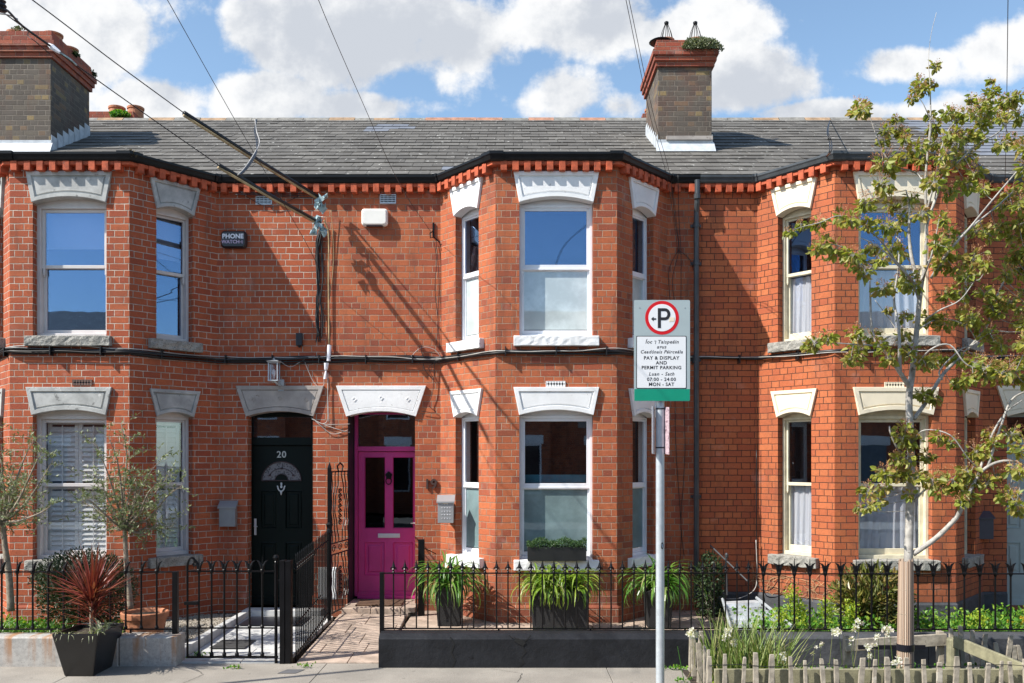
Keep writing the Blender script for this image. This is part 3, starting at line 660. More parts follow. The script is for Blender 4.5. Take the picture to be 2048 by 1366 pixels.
door19(H19, -2.19, 'magenta panelled door with two tall glass panels', PINK)
door_lintel(H19, -2.19, -1.293, WHITEP)
# door of 20 (dark green)
def door20(H, x0, x1, m, glass, label, number=True, mirror=False):
    Y = YB + .23; s0 = -3.527; dx = x0 - s0; sc = (x1 - x0) / .872
    X = lambda x: x0 + ((x - 1024) * 8.87 / 1305 - s0) * sc; Z = lambda y: CZ - (y - HY) * Y / F
    f = MB(); f.box(x0, X(504.5), Y - .05, Y + .05, .12, 2.72); f.box(X(624), x1, Y - .05, Y + .05, .12, 2.72)
    f.box(X(504.5), X(624), Y - .045, Y + .05, Z(890), Z(875)); f.box(X(504.5), X(624), Y - .045, Y + .05, Z(834), 2.72); f.box(X(504.5), X(624), Y - .04, Y + .05, .12, .19)
    D = f.build('door', m, H, bevel=.004); D['label'] = label
    l = MB(); Pn = [(X(522), X(554), Z(1057), Z(981)), (X(571), X(604), Z(1057), Z(981)), (X(522), X(554), Z(1148), Z(1084)), (X(571), X(604), Z(1148), Z(1084))]
    grid_leaf(l, X(505), X(623.5), .19, Z(891), Y, Pn)
    for p in Pn: panel(l, *p, Y, .02)
    l.box(X(505), X(623.5), Y - .02, Y, .19, .24)
    l.build('door_leaf', m, D)
    g = MB(); g.box(X(504.5), X(624), Y + .01, Y + .014, Z(875), Z(834)); g.build('fanlight', GLASS, D)
    if number:
        cx = X(563.5); zb = Z(961); r = .268; k_ = MB(); nseg = 18
        pts = [(cx + r * math.cos(math.pi * i / nseg), zb + r * .96 * math.sin(math.pi * i / nseg)) for i in range(nseg + 1)]
        ri = .09; inn = [(cx + ri * math.cos(math.pi * i / nseg), zb + ri * math.sin(math.pi * i / nseg)) for i in range(nseg, -1, -1)]
        a3 = [(x, Y - .003, z) for x, z in pts]; b3 = [(x, Y - .003, z) for x, z in reversed(inn)]
        k_.add(a3 + b3, [[i, i + 1, nseg + 2 + i, nseg + 1 + i] for i in range(nseg)])
        m_, t_, b_ = newmat("leaded_fan_glass"); gp = t_.n('ShaderNodeNewGeometry').outputs['Position']; vo = t_.n('ShaderNodeTexVoronoi'); vo.inputs['Scale'].default_value = 38; t_.L.new(gp, vo.inputs['Vector'])
        t_.L.new(t_.mix(t_.mr(vo.outputs['Distance'], .2, .6), (.07,.07,.075), (.20,.19,.20)), b_.inputs['Base Color']); b_.inputs['Roughness'].default_value = .25
        k_.build('fan_window', m_, D)
        e = MB(); rim = [(x, Y - .008, z) for x, z in pts]; e.tube(rim, .008, 6); e.tube([(cx - r, Y - .008, zb), (cx + r, Y - .008, zb)], .008, 6); e.tube([(x, Y - .008, z) for x, z in inn], .006, 6)
        e.tube([(cx + r * .66 * math.cos(t), Y - .006, zb + r * .62 * math.sin(t)) for t in [.5 + i * .107 for i in range(21)]], .005, 5)
        for t in (.45, 1.57, 2.69): e.lathe((cx + r * .66 * math.cos(t), Y - .007, zb + r * .62 * math.sin(t)), [(.014, -.012), (.02, 0), (.014, .012)], 8)
        e.build('fan_leading', mat("dark_leading", (.05,.03,.035), .4), D)
        n_ = MB(); text(n_, "20", cx, Z(909.5), Y - .008, .125, .0016, 0, 1.1, .007); n_.build('house_number', LSILV, D)
        kn = MB(); cz = Z(976); kn.prism([(cx + a * .001, cz + b * .001) for a, b in ((-8,75),(8,75),(12,55),(6,40),(14,20),(10,0),(-10,0),(-14,20),(-6,40),(-12,55))], Y - .02, Y)
        kn.tube([(cx + .043 * math.cos(t), Y - .026, cz + .012 + .055 * math.sin(t)) for t in [math.pi + i * math.pi / 12 for i in range(13)]], .010, 6); kn.tube([(cx - .043, Y - .026, cz + .012), (cx - .052, Y - .02, cz + .03)], .008, 6); kn.tube([(cx + .043, Y - .026, cz + .012), (cx + .052, Y - .02, cz + .03)], .008, 6)
        kn.lathe((cx, Y - .026, cz - .075), [(.004, -.02), (.012, 0), (.016, .015), (.01, .03)], 8); kn.build('knocker', CHROME, D)
        hd = MB(); hd.box(X(509), X(513.5), Y - .012, Y, Z(1070), Z(1037)); hd.tube([(X(511), Y, Z(1052)), (X(511), Y - .05, Z(1052)), (X(517), Y - .052, Z(1052.5))], .009, 6); hd.build('handle', CHROME, D, bevel=.002)
    return D
door20(H20, -3.527, -2.655, GREENBK, None, 'dark green panelled door numbered 20'); door_lintel(H20, -3.527, -2.655, STONEBR)
door20(H18, 6.60, 7.42, SAGE, None, 'pale grey green panelled door', number=False); door_lintel(H18, 6.60, 7.42, CREAMP)
door19(H17, 7.80, 'white panelled door', F19, 9.99); door_lintel(H17, 7.80, 8.69, WHITEP)
door19(H21, -12.15, 'white panelled door', F19, -9.96); door_lintel(H21, -12.15, -11.26, WHITEP)
sh = MB(); sh.box(.10, .98, YF + .38, YF + .42, 1.80, 1.90); sh.build('inner_ledge', mat('teal_board', (.04,.22,.30), .5), H19)
# ---- vents in walls ---------------------------------------------
def louvre(H, x, y, w, h, m):
    c = px(x, y, YB); b = MB(); bars(b, c.x - w / 2, c.x + w / 2, c.z - h / 2, c.z + h / 2, .008, YB - .012, YB)
    for i in range(5): z = c.z - h / 2 + h * (i + .5) / 5; b.box(c.x - w / 2, c.x + w / 2, YB - .009, YB - .002, z - .004, z + .006)
    for i in range(1, 4): x_ = c.x - w / 2 + w * i / 4; b.box(x_ - .003, x_ + .003, YB - .010, YB, c.z - h / 2, c.z + h / 2)
    b.quad((c.x - w / 2, YB - .001, c.z - h / 2), (c.x + w / 2, YB - .001, c.z - h / 2), (c.x + w / 2, YB - .001, c.z + h / 2), (c.x - w / 2, YB - .001, c.z + h / 2))
    b.mi[-1] = 1; b.build('air_vent', [m, SBLACK], H)
louvre(H20, 528, 401, .215, .115, GALV); louvre(H19, 776, 398, .215, .125, GALV)
def airbrick(H, x, y, m):
    c = px(x, y, YF); b = MB(); w, h = .24, .072; b.cur = 1; b.quad((c.x - w / 2, YF - .002, c.z - h / 2), (c.x + w / 2, YF - .002, c.z - h / 2), (c.x + w / 2, YF - .002, c.z + h / 2), (c.x - w / 2, YF - .002, c.z + h / 2)); b.cur = 0
    for i in range(7):
        x_ = c.x - w / 2 + w * (i + .5) / 7; b.prism([(x_, c.z - h / 2), (x_ + .017, c.z - h / 4), (x_, c.z), (x_ - .017, c.z - h / 4)], YF - .012, YF - .003); b.prism([(x_, c.z), (x_ + .017, c.z + h / 4), (x_, c.z + h / 2), (x_ - .017, c.z + h / 4)], YF - .012, YF - .003)
    bars(b, c.x - w / 2, c.x + w / 2, c.z - h / 2, c.z + h / 2, .007, YF - .014, YF - .001); b.build('air_brick', [m, SBLACK], H)
airbrick(H20, 165, 765, TERRA if False else mat("dark_vent_clay", (.16,.10,.08), .8)); airbrick(H19, 1111, 768, WHITEP); airbrick(H18, 1788, 770, CREAMP)
# ---- downpipe of 19/18 ------------------------------------------
d = MB(); X0 = 2.445; d.tube([(X0, YB - .13, 5.78), (X0, YB - .13, 5.60), (X0, YB - .11, 5.48), (X0, YB - .07, 5.36), (X0, YB - .07, .25)], .036, 12)
for z in (5.56, 5.2, 3.42, 1.6, 4.7): d.lathe((X0, YB - (.13 if z > 5.5 else .07), z), [(.036, -.03), (.046, -.03), (.046, .03), (.036, .03)], 12); d.box(X0 - .07, X0 + .07, YB - .03, YB, z - .02, z + .02) if z < 5.3 else None
d.build('downpipe', GUTTERG, H19, smooth=False)
n = MB(); c = px(861, 969, YB - .02); text(n, "19", c.x, c.z, YB - .03, .185, .004, .0, .95, .022); n.build('house_number', mat("rusty_dark_iron", (.06,.035,.03), .7, .3), H19)

# ================================================================ OPPOSITE SIDE OF THE STREET (seen only in the window reflections)
opp = thing('brick_terrace', 'brick terrace across the street, seen mirrored in the window panes', 'terrace', (0, -10.5, 0))
m_ = MB(); YO = -10.5
m_.box(-26, 26, YO - 6, YO, 0, 5.8); ow = m_.build('wall', B19, opp)
m_ = MB(); m_.quad((-26, YO + .15, 5.75), (26, YO + .15, 5.75), (26, YO - 4.5, 8.2), (-26, YO - 4.5, 8.2)); m_.quad((-26, YO - 4.5, 8.2), (26, YO - 4.5, 8.2), (26, YO - 9, 5.8), (-26, YO - 9, 5.8)); m_.build('roof', SLATE, opp)
for i in range(-5, 6):
    x = i * 4.98 + .6; b = MB(); b.box(x - .75, x + .75, YO + .001, YO + .65, 0, 5.8); b.build('bay', B19, opp)
    for z0, z1 in ((.85, 2.64), (3.6, 5.26)):
        b = MB(); b.box(x - .45, x + .45, YO + .651, YO + .66, z0, z1); b.build('window', F19, opp)
        b = MB(); b.box(x - .39, x + .39, YO + .661, YO + .665, z0 + .06, z1 - .06); b.build('pane', mat("dark_room_glass", (.02,.022,.025), .1), opp)
        b = MB(); b.box(x - .52, x + .52, YO + .651, YO + .69, z1, z1 + .32); b.build('lintel', WHITEP, opp)
    b = MB(); b.box(x - 2.8, x - 1.9, YO + .001, YO + .02, .1, 2.6); b.build('door', mat("blue_grey_door", (.10,.14,.18), .5), opp)
    b = MB(); b.box(x - 2.95, x - 1.75, YO + .001, YO + .04, 2.6, 2.95); b.build('lintel', WHITEP, opp)
# ================================================================ GROUND
def concrete(name, c, joints=None, scale=1.0):
    m, t, b = newmat(name); P = t.n('ShaderNodeNewGeometry').outputs['Position']
    k = t.mix(t.mr(t.noise(P, 1.2, 5, .6), .35, .7), tuple(x * .80 for x in c), tuple(min(1, x * 1.1) for x in c))
    k = t.mix(t.mr(t.noise(P, 90, 3, .6), .45, .68, 0, .6), k, tuple(x * .55 for x in c))
    k = t.mix(t.mr(t.noise(P, 110, 2, .5), .62, .7, 0, .5), k, tuple(min(1, x * 1.6) for x in c))
    k = t.mix(t.mr(t.noise(P, 3.3, 6, .7), .60, .68, 0, .45), k, tuple(x * .5 for x in c))
    k = t.mix(t.mr(t.noise(P, 11, 2, .5), .70, .72, 0, .55), k, tuple(x * .45 for x in c)); k = t.mix(t.mr(t.noise(P, .55, 6, .7), .48, .62, 0, .35), k, tuple(x * .62 for x in c))
    t.L.new(k, b.inputs['Base Color']); b.inputs['Roughness'].default_value = .9
    t.L.new(t.bump(t.noise(P, 80, 5, .65), .006, .8), b.inputs['Normal']); return m
CONC = concrete("pavement_concrete", (.31,.28,.24)); PINKSL = mat("pink_buff_flagstone", (.40,.31,.245), .85, var=.30, vs=5, bump=.6, bs=25, bd=.008, spots=[((.28,.22,.18), 9, .62)])
GREYSL = mat("pale_grey_paver", (.50,.50,.49), .8, var=.10, vs=6, bump=.4, bs=50, spots=[((.30,.29,.28), 7, .66)]); SOIL = mat("dark_soil", (.045,.032,.022), .95, var=.4, vs=20, bump=1, bs=30, bd=.03)
GRAVM = slatemat("gravel_pebble", (.22,.18,.13), (.52,.47,.40), 0)
GRANB = mat("granite_plinth_block", (.40,.385,.36), .75, var=.15, vs=30, bump=.4, bs=120, spots=[((.16,.15,.14), 90, .60)])
t_ = NT(GRANB.node_tree); b_ = t_.N['Principled BSDF']; src = b_.inputs['Base Color'].links[0].from_socket
P_ = t_.n('ShaderNodeNewGeometry').outputs['Position']; mp_ = t_.n('ShaderNodeMapping'); mp_.inputs['Scale'].default_value = (4.5, 1, .35); t_.L.new(P_, mp_.inputs[0])
rz = t_.sep(P_)[2]
t_.L.new(t_.mix(t_.m('MULTIPLY', t_.mr(t_.noise(mp_.outputs[0], 1.5, 5, .65), .46, .62, 0, .85), t_.mr(t_.m('ADD', rz, t_.m('MULTIPLY', t_.noise(P_, 9, 3, .5), .1)), .02, .30, .1, 1)), src, (.36,.17,.06)), b_.inputs['Base Color'])
g = MB(); g.box(-300, 300, -300, 300, -.30, -.20); g.build('ground', SOIL, kind='structure')
g = MB(); g.box(-60, 60, -4.5, 6.0, -.16, -.12); g.build('road', mat("asphalt", (.055,.055,.057), .9, bump=.6, bs=90), kind='structure')
g = MB()
xs = [-60, -8.9, -6.6, -4.3, -1.9, .95, 3.6, 6.0, 60]
for a, b in zip(xs, xs[1:]): g.box(a + .003, b - .003, 6.153, 9.40, -.14, 0)
g.build('pavement', CONC, kind='structure', bevel=.004)
g = MB(); g.box(-60, 60, 6.0, 6.15, -.2, .004); g.build('kerb', GRANITE, kind='structure', bevel=.01)
g = MB(); g.box(-60, 60, -7.6, -4.5, -.2, 0); g.build('opposite_pavement', CONC, kind='structure')
def slabs(mb, x0, x1, y0, y1, zf, sx, sy, seed, gap=.008, skew=0, off=True, th=.05):
    rnd = random.Random(seed); y = y0; r = 0
    while y < y1 - .02:
        h = min(sy * rnd.uniform(.85, 1.15), y1 - y); x = x0 - (sx * .5 if r % 2 and off else 0); r += 1
        while x < x1:
            w_ = sx * rnd.uniform(.8, 1.2); a, b = max(x, x0), min(x + w_, x1); x += w_
            if b - a < .05: continue
            P = [(a + gap / 2, y + gap / 2), (b - gap / 2, y + gap / 2), (b - gap / 2, y + h - gap / 2), (a + gap / 2, y + h - gap / 2)]
            dz = rnd.uniform(-.002, .003); top = [(p[0] + skew * (p[1] - y0), p[1], zf(p[1]) + dz) for p in P]; bot = [(p[0], p[1], p[2] - th) for p in top]
            mb.add(bot + top, [[4, 5, 6, 7], [0, 1, 5, 4], [1, 2, 6, 5], [2, 3, 7, 6], [3, 0, 4, 7]])
        y += h
p = MB(); slabs(p, -2.22, -1.34, 9.40, 11.78, lambda y: .012 + (y - 9.4) * .039, .52, .45, 3); slabs(p, -2.20, -1.25, 11.79, 12.66, lambda y: .175, .45, .62, 4, th=.12)
p.build('flagstone_path', PINKSL, kind='structure', bevel=.006)
p = MB(); p.box(-2.22, -1.32, 9.42, 11.8, -.1, -.02); p.box(-1.34, -1.25, 11.79, 12.6, 0, .12); p.build('path_bed', SOIL, kind='structure')
p = MB(); slabs(p, -1.31, 2.48, 9.45, 12.22, lambda y: .075, .72, .60, 8); p.build('flagstone_terrace', PINKSL, kind='structure', bevel=.006)
p = MB(); p.box(-1.32, 2.49, 9.42, 12.25, -.1, .045); p.box(-7.5, -3.53, 9.42, 12.25, -.1, .05); p.box(2.50, 7.6, 9.42, 12.25, -.1, .08); p.build('garden_soil', SOIL, kind='structure')
p = MB(); slabs(p, -3.43, -2.33, 9.42, 11.95, lambda y: .012 + (y - 9.4) * .015, .58, .60, 5); p.box(-3.53, -2.5, 11.96, 12.45, -.02, .12); p.build('paved_path', GREYSL, kind='structure', bevel=.005)
p = MB(); p.box(-3.43, -2.33, 9.43, 11.95, -.1, -.02); p.build('paved_path_bed', SOIL, kind='structure')
p = MB()
for i in range(4): p.box(-3.525, -3.435, 9.62 + i * .60, 9.62 + i * .60 + .595, -.02, .115)
p.box(-4.1, -3.53, 9.62, 9.71, -.02, .11)
p.build('stone_edging', GREYSL, kind='structure', bevel=.008)
def pebbles(x0, x1, y0, y1, z, n, seed, r0=.008, r1=.018):
    rnd = random.Random(seed); mb = MB()
    for _ in range(n):
        x, y, r = rnd.uniform(x0, x1), rnd.uniform(y0, y1), rnd.uniform(r0, r1); a = rnd.uniform(0, 3); e = rnd.uniform(.6, 1)
        c, s = math.cos(a), math.sin(a); q = [(c * r, s * r), (-s * r * e, c * r * e), (-c * r, -s * r), (s * r * e, -c * r * e)]
        mb.add([(x + i, y + j, z) for i, j in q] + [(x, y, z + r * .8), (x, y, z - r * .6)], [[0, 1, 4], [1, 2, 4], [2, 3, 4], [3, 0, 4], [1, 0, 5], [2, 1, 5], [3, 2, 5], [0, 3, 5]])
    return mb
pebbles(-4.75, -3.54, 9.75, 12.0, .062, 7000, 11).build('gravel', GRAVM, kind='stuff', label='pale pebble gravel bed beside the paved path', category='gravel')
# rubber mats
t = MB(); t.box(-3.37, -2.6, 11.25, 11.85, .052, .062); t.build('door_mat', BPLAST, loc=(-3, 11.5, .05), label='thin black rubber mat before the dark green door', category='door mat', bevel=.003)
t = MB(); t.box(-3.30, -2.92, 9.98, 10.44, .034, .040); t.build('drain_cover', mat("dark_drain_iron", (.05,.05,.05), .7), loc=(-3.1, 10.2, .03), label='dark square drain cover set in the grey paving', category='drain cover')
t = MB(); t.box(-2.05, -1.45, 11.95, 12.4, .178, .195); t.build('door_mat', mat("brown_coir", (.11,.06,.035), .95, bump=1, bs=120, bd=.01), loc=(-1.75, 12.2, .178), label='brown coir mat on the step of the magenta door', category='door mat', bevel=.003)

# ================================================================ LOW WALLS AND RAILINGS
def lowwall(name, x0, x1, y0, y1, h, m, label, cham=.03, cuts=(), loc=None):
    mb = MB(); e = [x0] + list(cuts) + [x1]; rnd = random.Random(int(x0 * 10))
    for a, b in zip(e, e[1:]):
        n = max(1, int((b - a) / .12)); j = [rnd.uniform(-.003, .003) for _ in range(n + 1)]
        prof = lambda d: [(y0 + d, -.1), (y0 + d * .5, h * .5), (y0 + d, h - cham * 1.0), (y0 + cham * 1.6, h), (y1, h), (y1, -.1)]
        vs = []; fs = []
        for i in range(n + 1):
            x = a + .002 + (b - a - .004) * i / n
            vs += [(x, yy, zz) for yy, zz in prof(j[i])]
        for i in range(n):
            for k in range(5): fs.append([i * 6 + k, i * 6 + 6 + k, i * 6 + 7 + k, i * 6 + 1 + k])
        fs += [[0, 1, 2, 3, 4, 5], [n * 6 + k for k in range(6)][::-1]]
        mb.add(vs, fs)
    return mb.build(name, m, loc=loc or ((x0 + x1) / 2, (y0 + y1) / 2, 0), label=label, category='wall', bevel=.006)
wb = lowwall('low_wall', -1.345, 2.50, 9.20, 9.46, .335, BLACKW, 'black painted low garden wall in front of the middle house, cracked', .045)
# the crack and chipped bits
ck = MB(); rnd = random.Random(5)
for path in ([(.02,.31),(.06,.28),(.13,.27),(.10,.22),(.14,.16),(.09,.10),(.12,.05),(.06,.0)], [(.06,.28),(.0,.30),(-.03,.33)], [(.13,.27),(.17,.30),(.19,.33)], [(-.62,.31),(-.58,.24),(-.61,.15),(-.57,.08),(-.60,.0)]):
    for (a, b), (c, d) in zip(path, path[1:]):
        w_ = .008; ck.quad((a - w_, 9.196, b), (a + w_, 9.196, b), (c + w_ * .7, 9.196, d), (c - w_ * .7, 9.196, d))
ck.prism([(.02,.27),(.05,.30),(.10,.285),(.14,.25),(.11,.22),(.06,.245)], 9.192, 9.21)
ck.build('crack', mat("crack_dark", (.008,.008,.008), .9), wb)
lowwall('low_wall', 2.505, 7.6, 9.22, 9.46, .32, PLINTHD, 'dark low garden wall in front of the right house, behind the tree pit', .03, (4.2, 5.9))
lowwall('low_wall', -7.6, -3.985, 9.25, 9.50, .30, GRANB, 'rust stained granite low wall left of the black planter', .012, (-5.6,))
lowwall('low_wall', -3.98, -3.40, 9.27, 9.52, .30, GRANB, 'short granite wall block between the black planter and the gate', .012, loc=(-3.7, 9.4, 0))
def tip_spear(mb, x, y, z):
    mb.lathe((x, y, z), [(.009, 0), (.017, .006), (.009, .016), (.009, .03), (.019, .034), (.012, .046), (.020, .056), (.016, .07), (.007, .10), (.001, .135)], 8)
    for s in (-1, 1): mb.tube([(x + s * .008, y, z + .058), (x + s * .024, y, z + .048), (x + s * .029, y, z + .030)], [.008, .008, .004], 5)
def tip_tulip(mb, x, y, z, both=True):
    mb.lathe((x, y, z - .035), [(.010, 0), (.016, .015), (.022, .025), (.022, .045), (.014, .055), (.009, .06)], 8)
    mb.tube([(x, y, z + .01), (x, y, z + .155)], [.010, .002], 6)
    for s in (-1, 1):
        if s == -1 and not both: continue
        mb.tube([(x + s * .006, y, z + .015), (x + s * .014, y, z + .055), (x + s * .032, y, z + .09), (x + s * .058, y, z + .108)], [.016, .017, .011, .002], 6)
def railing(key, label, xs, y, zb, zr, kind, post=None, feet=(), thk=.008, x0=None, x1=None, rowner=None):
    T = thing('railing', label, 'railing', (sum(xs) / len(xs), y, 0))
    r = MB(); a = x0 if x0 is not None else min(xs) - .06; b = x1 if x1 is not None else max(xs) + .06
    r.box(a, b, y - .016, y + .016, zr - .006, zr + .006); r.box(a, b, y - .014, y + .014, zb - .006, zb + .006)
    for f in feet: r.box(f - .008, f + .008, y - .008, y + .008, zb - .12, zb)
    r.build('rail', BLACKM, T)
    first = None
    for i, x in enumerate(xs):
        if first is None:
            m = MB(); m.tube([(x, y, zb - .0), (x, y, zr + .01)], thk, 8)
            if kind != 'spear': m.lathe((x, y, zb), [(.018, 0), (.020, .02), (.013, .035), (.010, .06)], 8)
            first = m.build('bar', BLACKM, T); f = MB()
            (tip_spear if kind == 'spear' else tip_tulip)(f, x, y, zr + .005) if kind != 'crescent' else tip_tulip(f, x, y, zr + .005, False)
            f.build('finial', BLACKM, first, smooth=False); fx = x
        else: dupe(first, T, (x - fx, 0, 0))
    if post:
        for x, w_, zt_, z0 in post:
            m = MB(); m.box(x - w_ / 2, x + w_ / 2, y - w_ / 2, y + w_ / 2, z0, zt_); m.build('post', BLACKM, T, bevel=.004)
    return T
YRl = 9.42
def Xr(x, Y=YRl): return (x - 1024) * Y / F
railing('19', 'black railing with spearhead finials on the black low wall', [Xr(787 + 22.9 * i) for i in range(32)], YRl, .355, .925, 'spear', [(Xr(764), .045, .935, 0)], feet=(Xr(997), Xr(1181), Xr(1370)), x0=Xr(764), x1=Xr(1512), thk=.0075)
railing('18', 'black railing with tulip shaped spikes in front of the right house', [Xr(1527 + 30.9 * i) for i in range(18)], YRl, .345, .918, 'tulip', feet=(Xr(1560), Xr(1800)), x0=Xr(1512), x1=Xr(2070), thk=.010)
railing('20', 'black railing with hooked crescent spikes on the granite wall', [Xr(3.5 + 31 * i - 62, 9.44) for i in range(13)], 9.44, .345, .935, 'crescent', [(Xr(351, 9.44), .055, .94, .0)], feet=(Xr(100), Xr(260)), x0=Xr(-70), x1=Xr(351, 9.44), thk=.0105)
# gate of 20
T = thing('garden_gate', 'black iron gate with crescent spikes and a scroll, before the dark green door', 'gate', (Xr(460), 9.42, 0))
Y = 9.42; r = MB(); z1_, z2_, z3_ = .945, .36, .065
r.box(Xr(377), Xr(552), Y - .014, Y + .014, z1_ - .008, z1_ + .008); r.box(Xr(377), Xr(552), Y - .012, Y + .012, z2_ - .006, z2_ + .006); r.box(Xr(375), Xr(556), Y - .014, Y + .014, z3_ - .012, z3_ + .006)
r.build('rail', BLACKM, T)
xs_ = [398 + 25.3 * i for i in range(6)]; first = None
for x in xs_:
    X = Xr(x)
    if first is None:
        m = MB(); m.tube([(X, Y, z3_), (X, Y, z1_ + .01)], .0105, 8); m.lathe((X, Y, z2_), [(.018, 0), (.021, .02), (.012, .035), (.010, .05)], 8); m.lathe((X, Y, z3_), [(.020, 0), (.022, .03), (.012, .05), (.010, .07)], 8)
        first = m.build('bar', BLACKM, T); f = MB(); tip_tulip(f, X, Y, z1_ + .005, True); f.build('finial', BLACKM, first); fx = X
    else: dupe(first, T, (X - fx, 0, 0))
m = MB(); m.tube([(Xr(375), Y, z3_), (Xr(375), Y, z1_ + .04)] + [(Xr(375) + .045 - .045 * math.cos(t), Y, z1_ + .04 + .10 * math.sin(t) ** .9 if math.sin(t) > 0 else z1_ + .04) for t in [i * math.pi / 8 for i in range(1, 7)]] + [(Xr(375) + .10, Y, z1_ + .09), (Xr(375) + .092, Y, z1_ + .06), (Xr(375) + .066, Y, z1_ + .058), (Xr(375) + .055, Y, z1_ + .08), (Xr(375) + .07, Y, z1_ + .095)], .012, 8); m.tube([(Xr(375) + .10, Y, z1_ + .09), (Xr(375) + .12, Y, z1_ + .04), (Xr(398), Y, z1_)], .008, 6); m.build('scroll', BLACKM, T)
m = MB(); m.tube([(Xr(552), Y, -.01), (Xr(552), Y, 1.04)], .016, 10); m.lathe((Xr(552), Y, 1.03), [(.016, 0), (.02, .01), (.014, .02), (.026, .04), (.030, .055), (.026, .072), (.012, .084)], 12); m.box(Xr(552), Xr(570), Y - .01, Y + .01, .84, .855); m.build('hinge_post', BLACKM, T)
m = MB(); m.box(Xr(369), Xr(397), Y - .02, Y + .01, .60, .635); m.build('latch', BLACKM, T, bevel=.004)
m = MB(); m.box(Xr(561.5), Xr(571.5), Y - .05, Y + .05, -.05, 1.06); m.box(Xr(572), Xr(583.5), Y - .045, Y + .055, -.05, 1.055)
m.build('gate_post', BLACKM, loc=(Xr(572), Y, 0), bevel=.004, label='thick black double gate post between the two front paths', category='gate post')
# divider railing between the two paths (runs back to the house)
T = thing('railing', 'low black railing running back between the two front paths', 'railing', (-2.25, 10.4, 0))
r = MB(); A = Vector((-2.235, 9.47, 0)); B = Vector((-2.27, 11.30, 0))
zf = lambda t: 1.0 + .10 * t; zl_ = lambda t: .07 + .13 * t
P_ = lambda t, z: (A.x + (B.x - A.x) * t, A.y + (B.y - A.y) * t, z)
r.tube([P_(t / 8, zf(t / 8)) for t in range(9)], .009, 6); r.tube([P_(t / 8, zl_(t / 8)) for t in range(9)], .009, 6); r.tube([P_(t / 8, zl_(t / 8) + .32) for t in range(7)], .007, 6); r.build('rail', BLACKM, T)
for i in range(21):
    t = i / 20; m = MB(); m.tube([P_(t, zl_(t) - (.05 if i % 4 else .12)), P_(t, zf(t) + .10), P_(t, zf(t) + .125)], [.0085, .0085, .003], 6)
    if i < 11: m.lathe(P_(t, zf(t) - .03), [(.009, -.02), (.022, -.005), (.010, .01), (.020, .028), (.009, .04)], 8)
    m.build('bar', BLACKM, T)
T = thing('ornate_panel', 'tall ornate wrought iron panel with curved bars beside the magenta door', 'iron panel', (-2.2, 11.8, 0))
A = Vector((-2.262, 11.34, 0)); B = Vector((-2.15, 12.16, 0)); z0_, z9_ = .17, 1.94
m = MB(); m.box(A.x - .022, A.x + .022, A.y - .022, A.y + .022, .10, z9_ + .05); m.frustum(A.x - .022, A.x + .022, A.y - .022, A.y + .022, z9_ + .05, A.x - .003, A.x + .003, A.y - .003, A.y + .003, z9_ + .12); m.lathe((A.x, A.y, 1.16), [(.02, 0), (.045, .03), (.03, .08), (.045, .13), (.02, .16)], 10); m.build('post', BLACKM, T, bevel=.003)
r = MB(); r.tube([P_(0, z9_), P_(1, z9_)], .009, 6); r.tube([P_(0, z0_), P_(1, z0_)], .010, 6); r.tube([P_(0, 1.04), P_(1, 1.04)], .009, 6); r.tube([P_(0, .90), P_(1, .90)], .009, 6)
r.tube([P_(.42, z9_), P_(.36, z9_ + .07), P_(.5, z9_ + .11), P_(.64, z9_ + .07), P_(.58, z9_)], .011, 6); r.build('rail', BLACKM, T)
for half, (a, b) in enumerate(((z0_, .90), (1.04, z9_))):
    for i in range(6):
        s = (i - 2.5) / 2.5; m = MB(); pts = []
        for k in range(25):
            q = k / 24; bul = math.sin(math.pi * q) ** 2 * .22 * (1 if s > 0 else -1) * (1.15 - abs(s)) + .02 * math.sin(q * 25)
            pts.append(P_(.5 + s * .38 + bul * .8, a + (b - a) * q))
        m.tube(pts, .0075, 6); m.build('bar', BLACKM, T)
    for i in range(7):
        q = .28 + .44 * i / 6; m = MB(); zc = a + (b - a) * q; m.tube([P_(.5, zc - .03), P_(.44, zc - .01), P_(.44, zc + .02), P_(.52, zc + .03), P_(.56, zc + .01), P_(.5, zc)], .009, 6); m.build('scroll', BLACKM, T)
for i in range(3):
    m = MB(); c_ = .2 + .3 * i; m.tube([P_(c_ + .09 * math.cos(t) * (1 - t / 12), .97 + .05 * math.sin(t) * (1 - t / 12)) for t in [k * .6 for k in range(16)]], .006, 6); m.build('scroll', BLACKM, T)
c = px(843, 1224, 11.85); m = MB(); m.box(c.x - .04, c.x + .04, 11.81, 11.89, .05, 1.06); m.tube([(c.x + .03, 11.85, .95), (c.x + .16, 12.16, .84)], .008, 6); m.build('railing_post', BLACKM, loc=(c.x, 11.85, 0), label='short square black iron post by the right jamb of the magenta door', category='post', bevel=.004)
m = MB(); m.box(-2.575, -2.33, YB - .07, YB - .001, .24, .66); m.box(-2.565, -2.34, YB - .078, YB - .07, .26, .64); m.build('meter_box', WHITEP, loc=(-2.45, YB, .24), label='white meter box low on the wall between the two doors', category='meter box', bevel=.004)

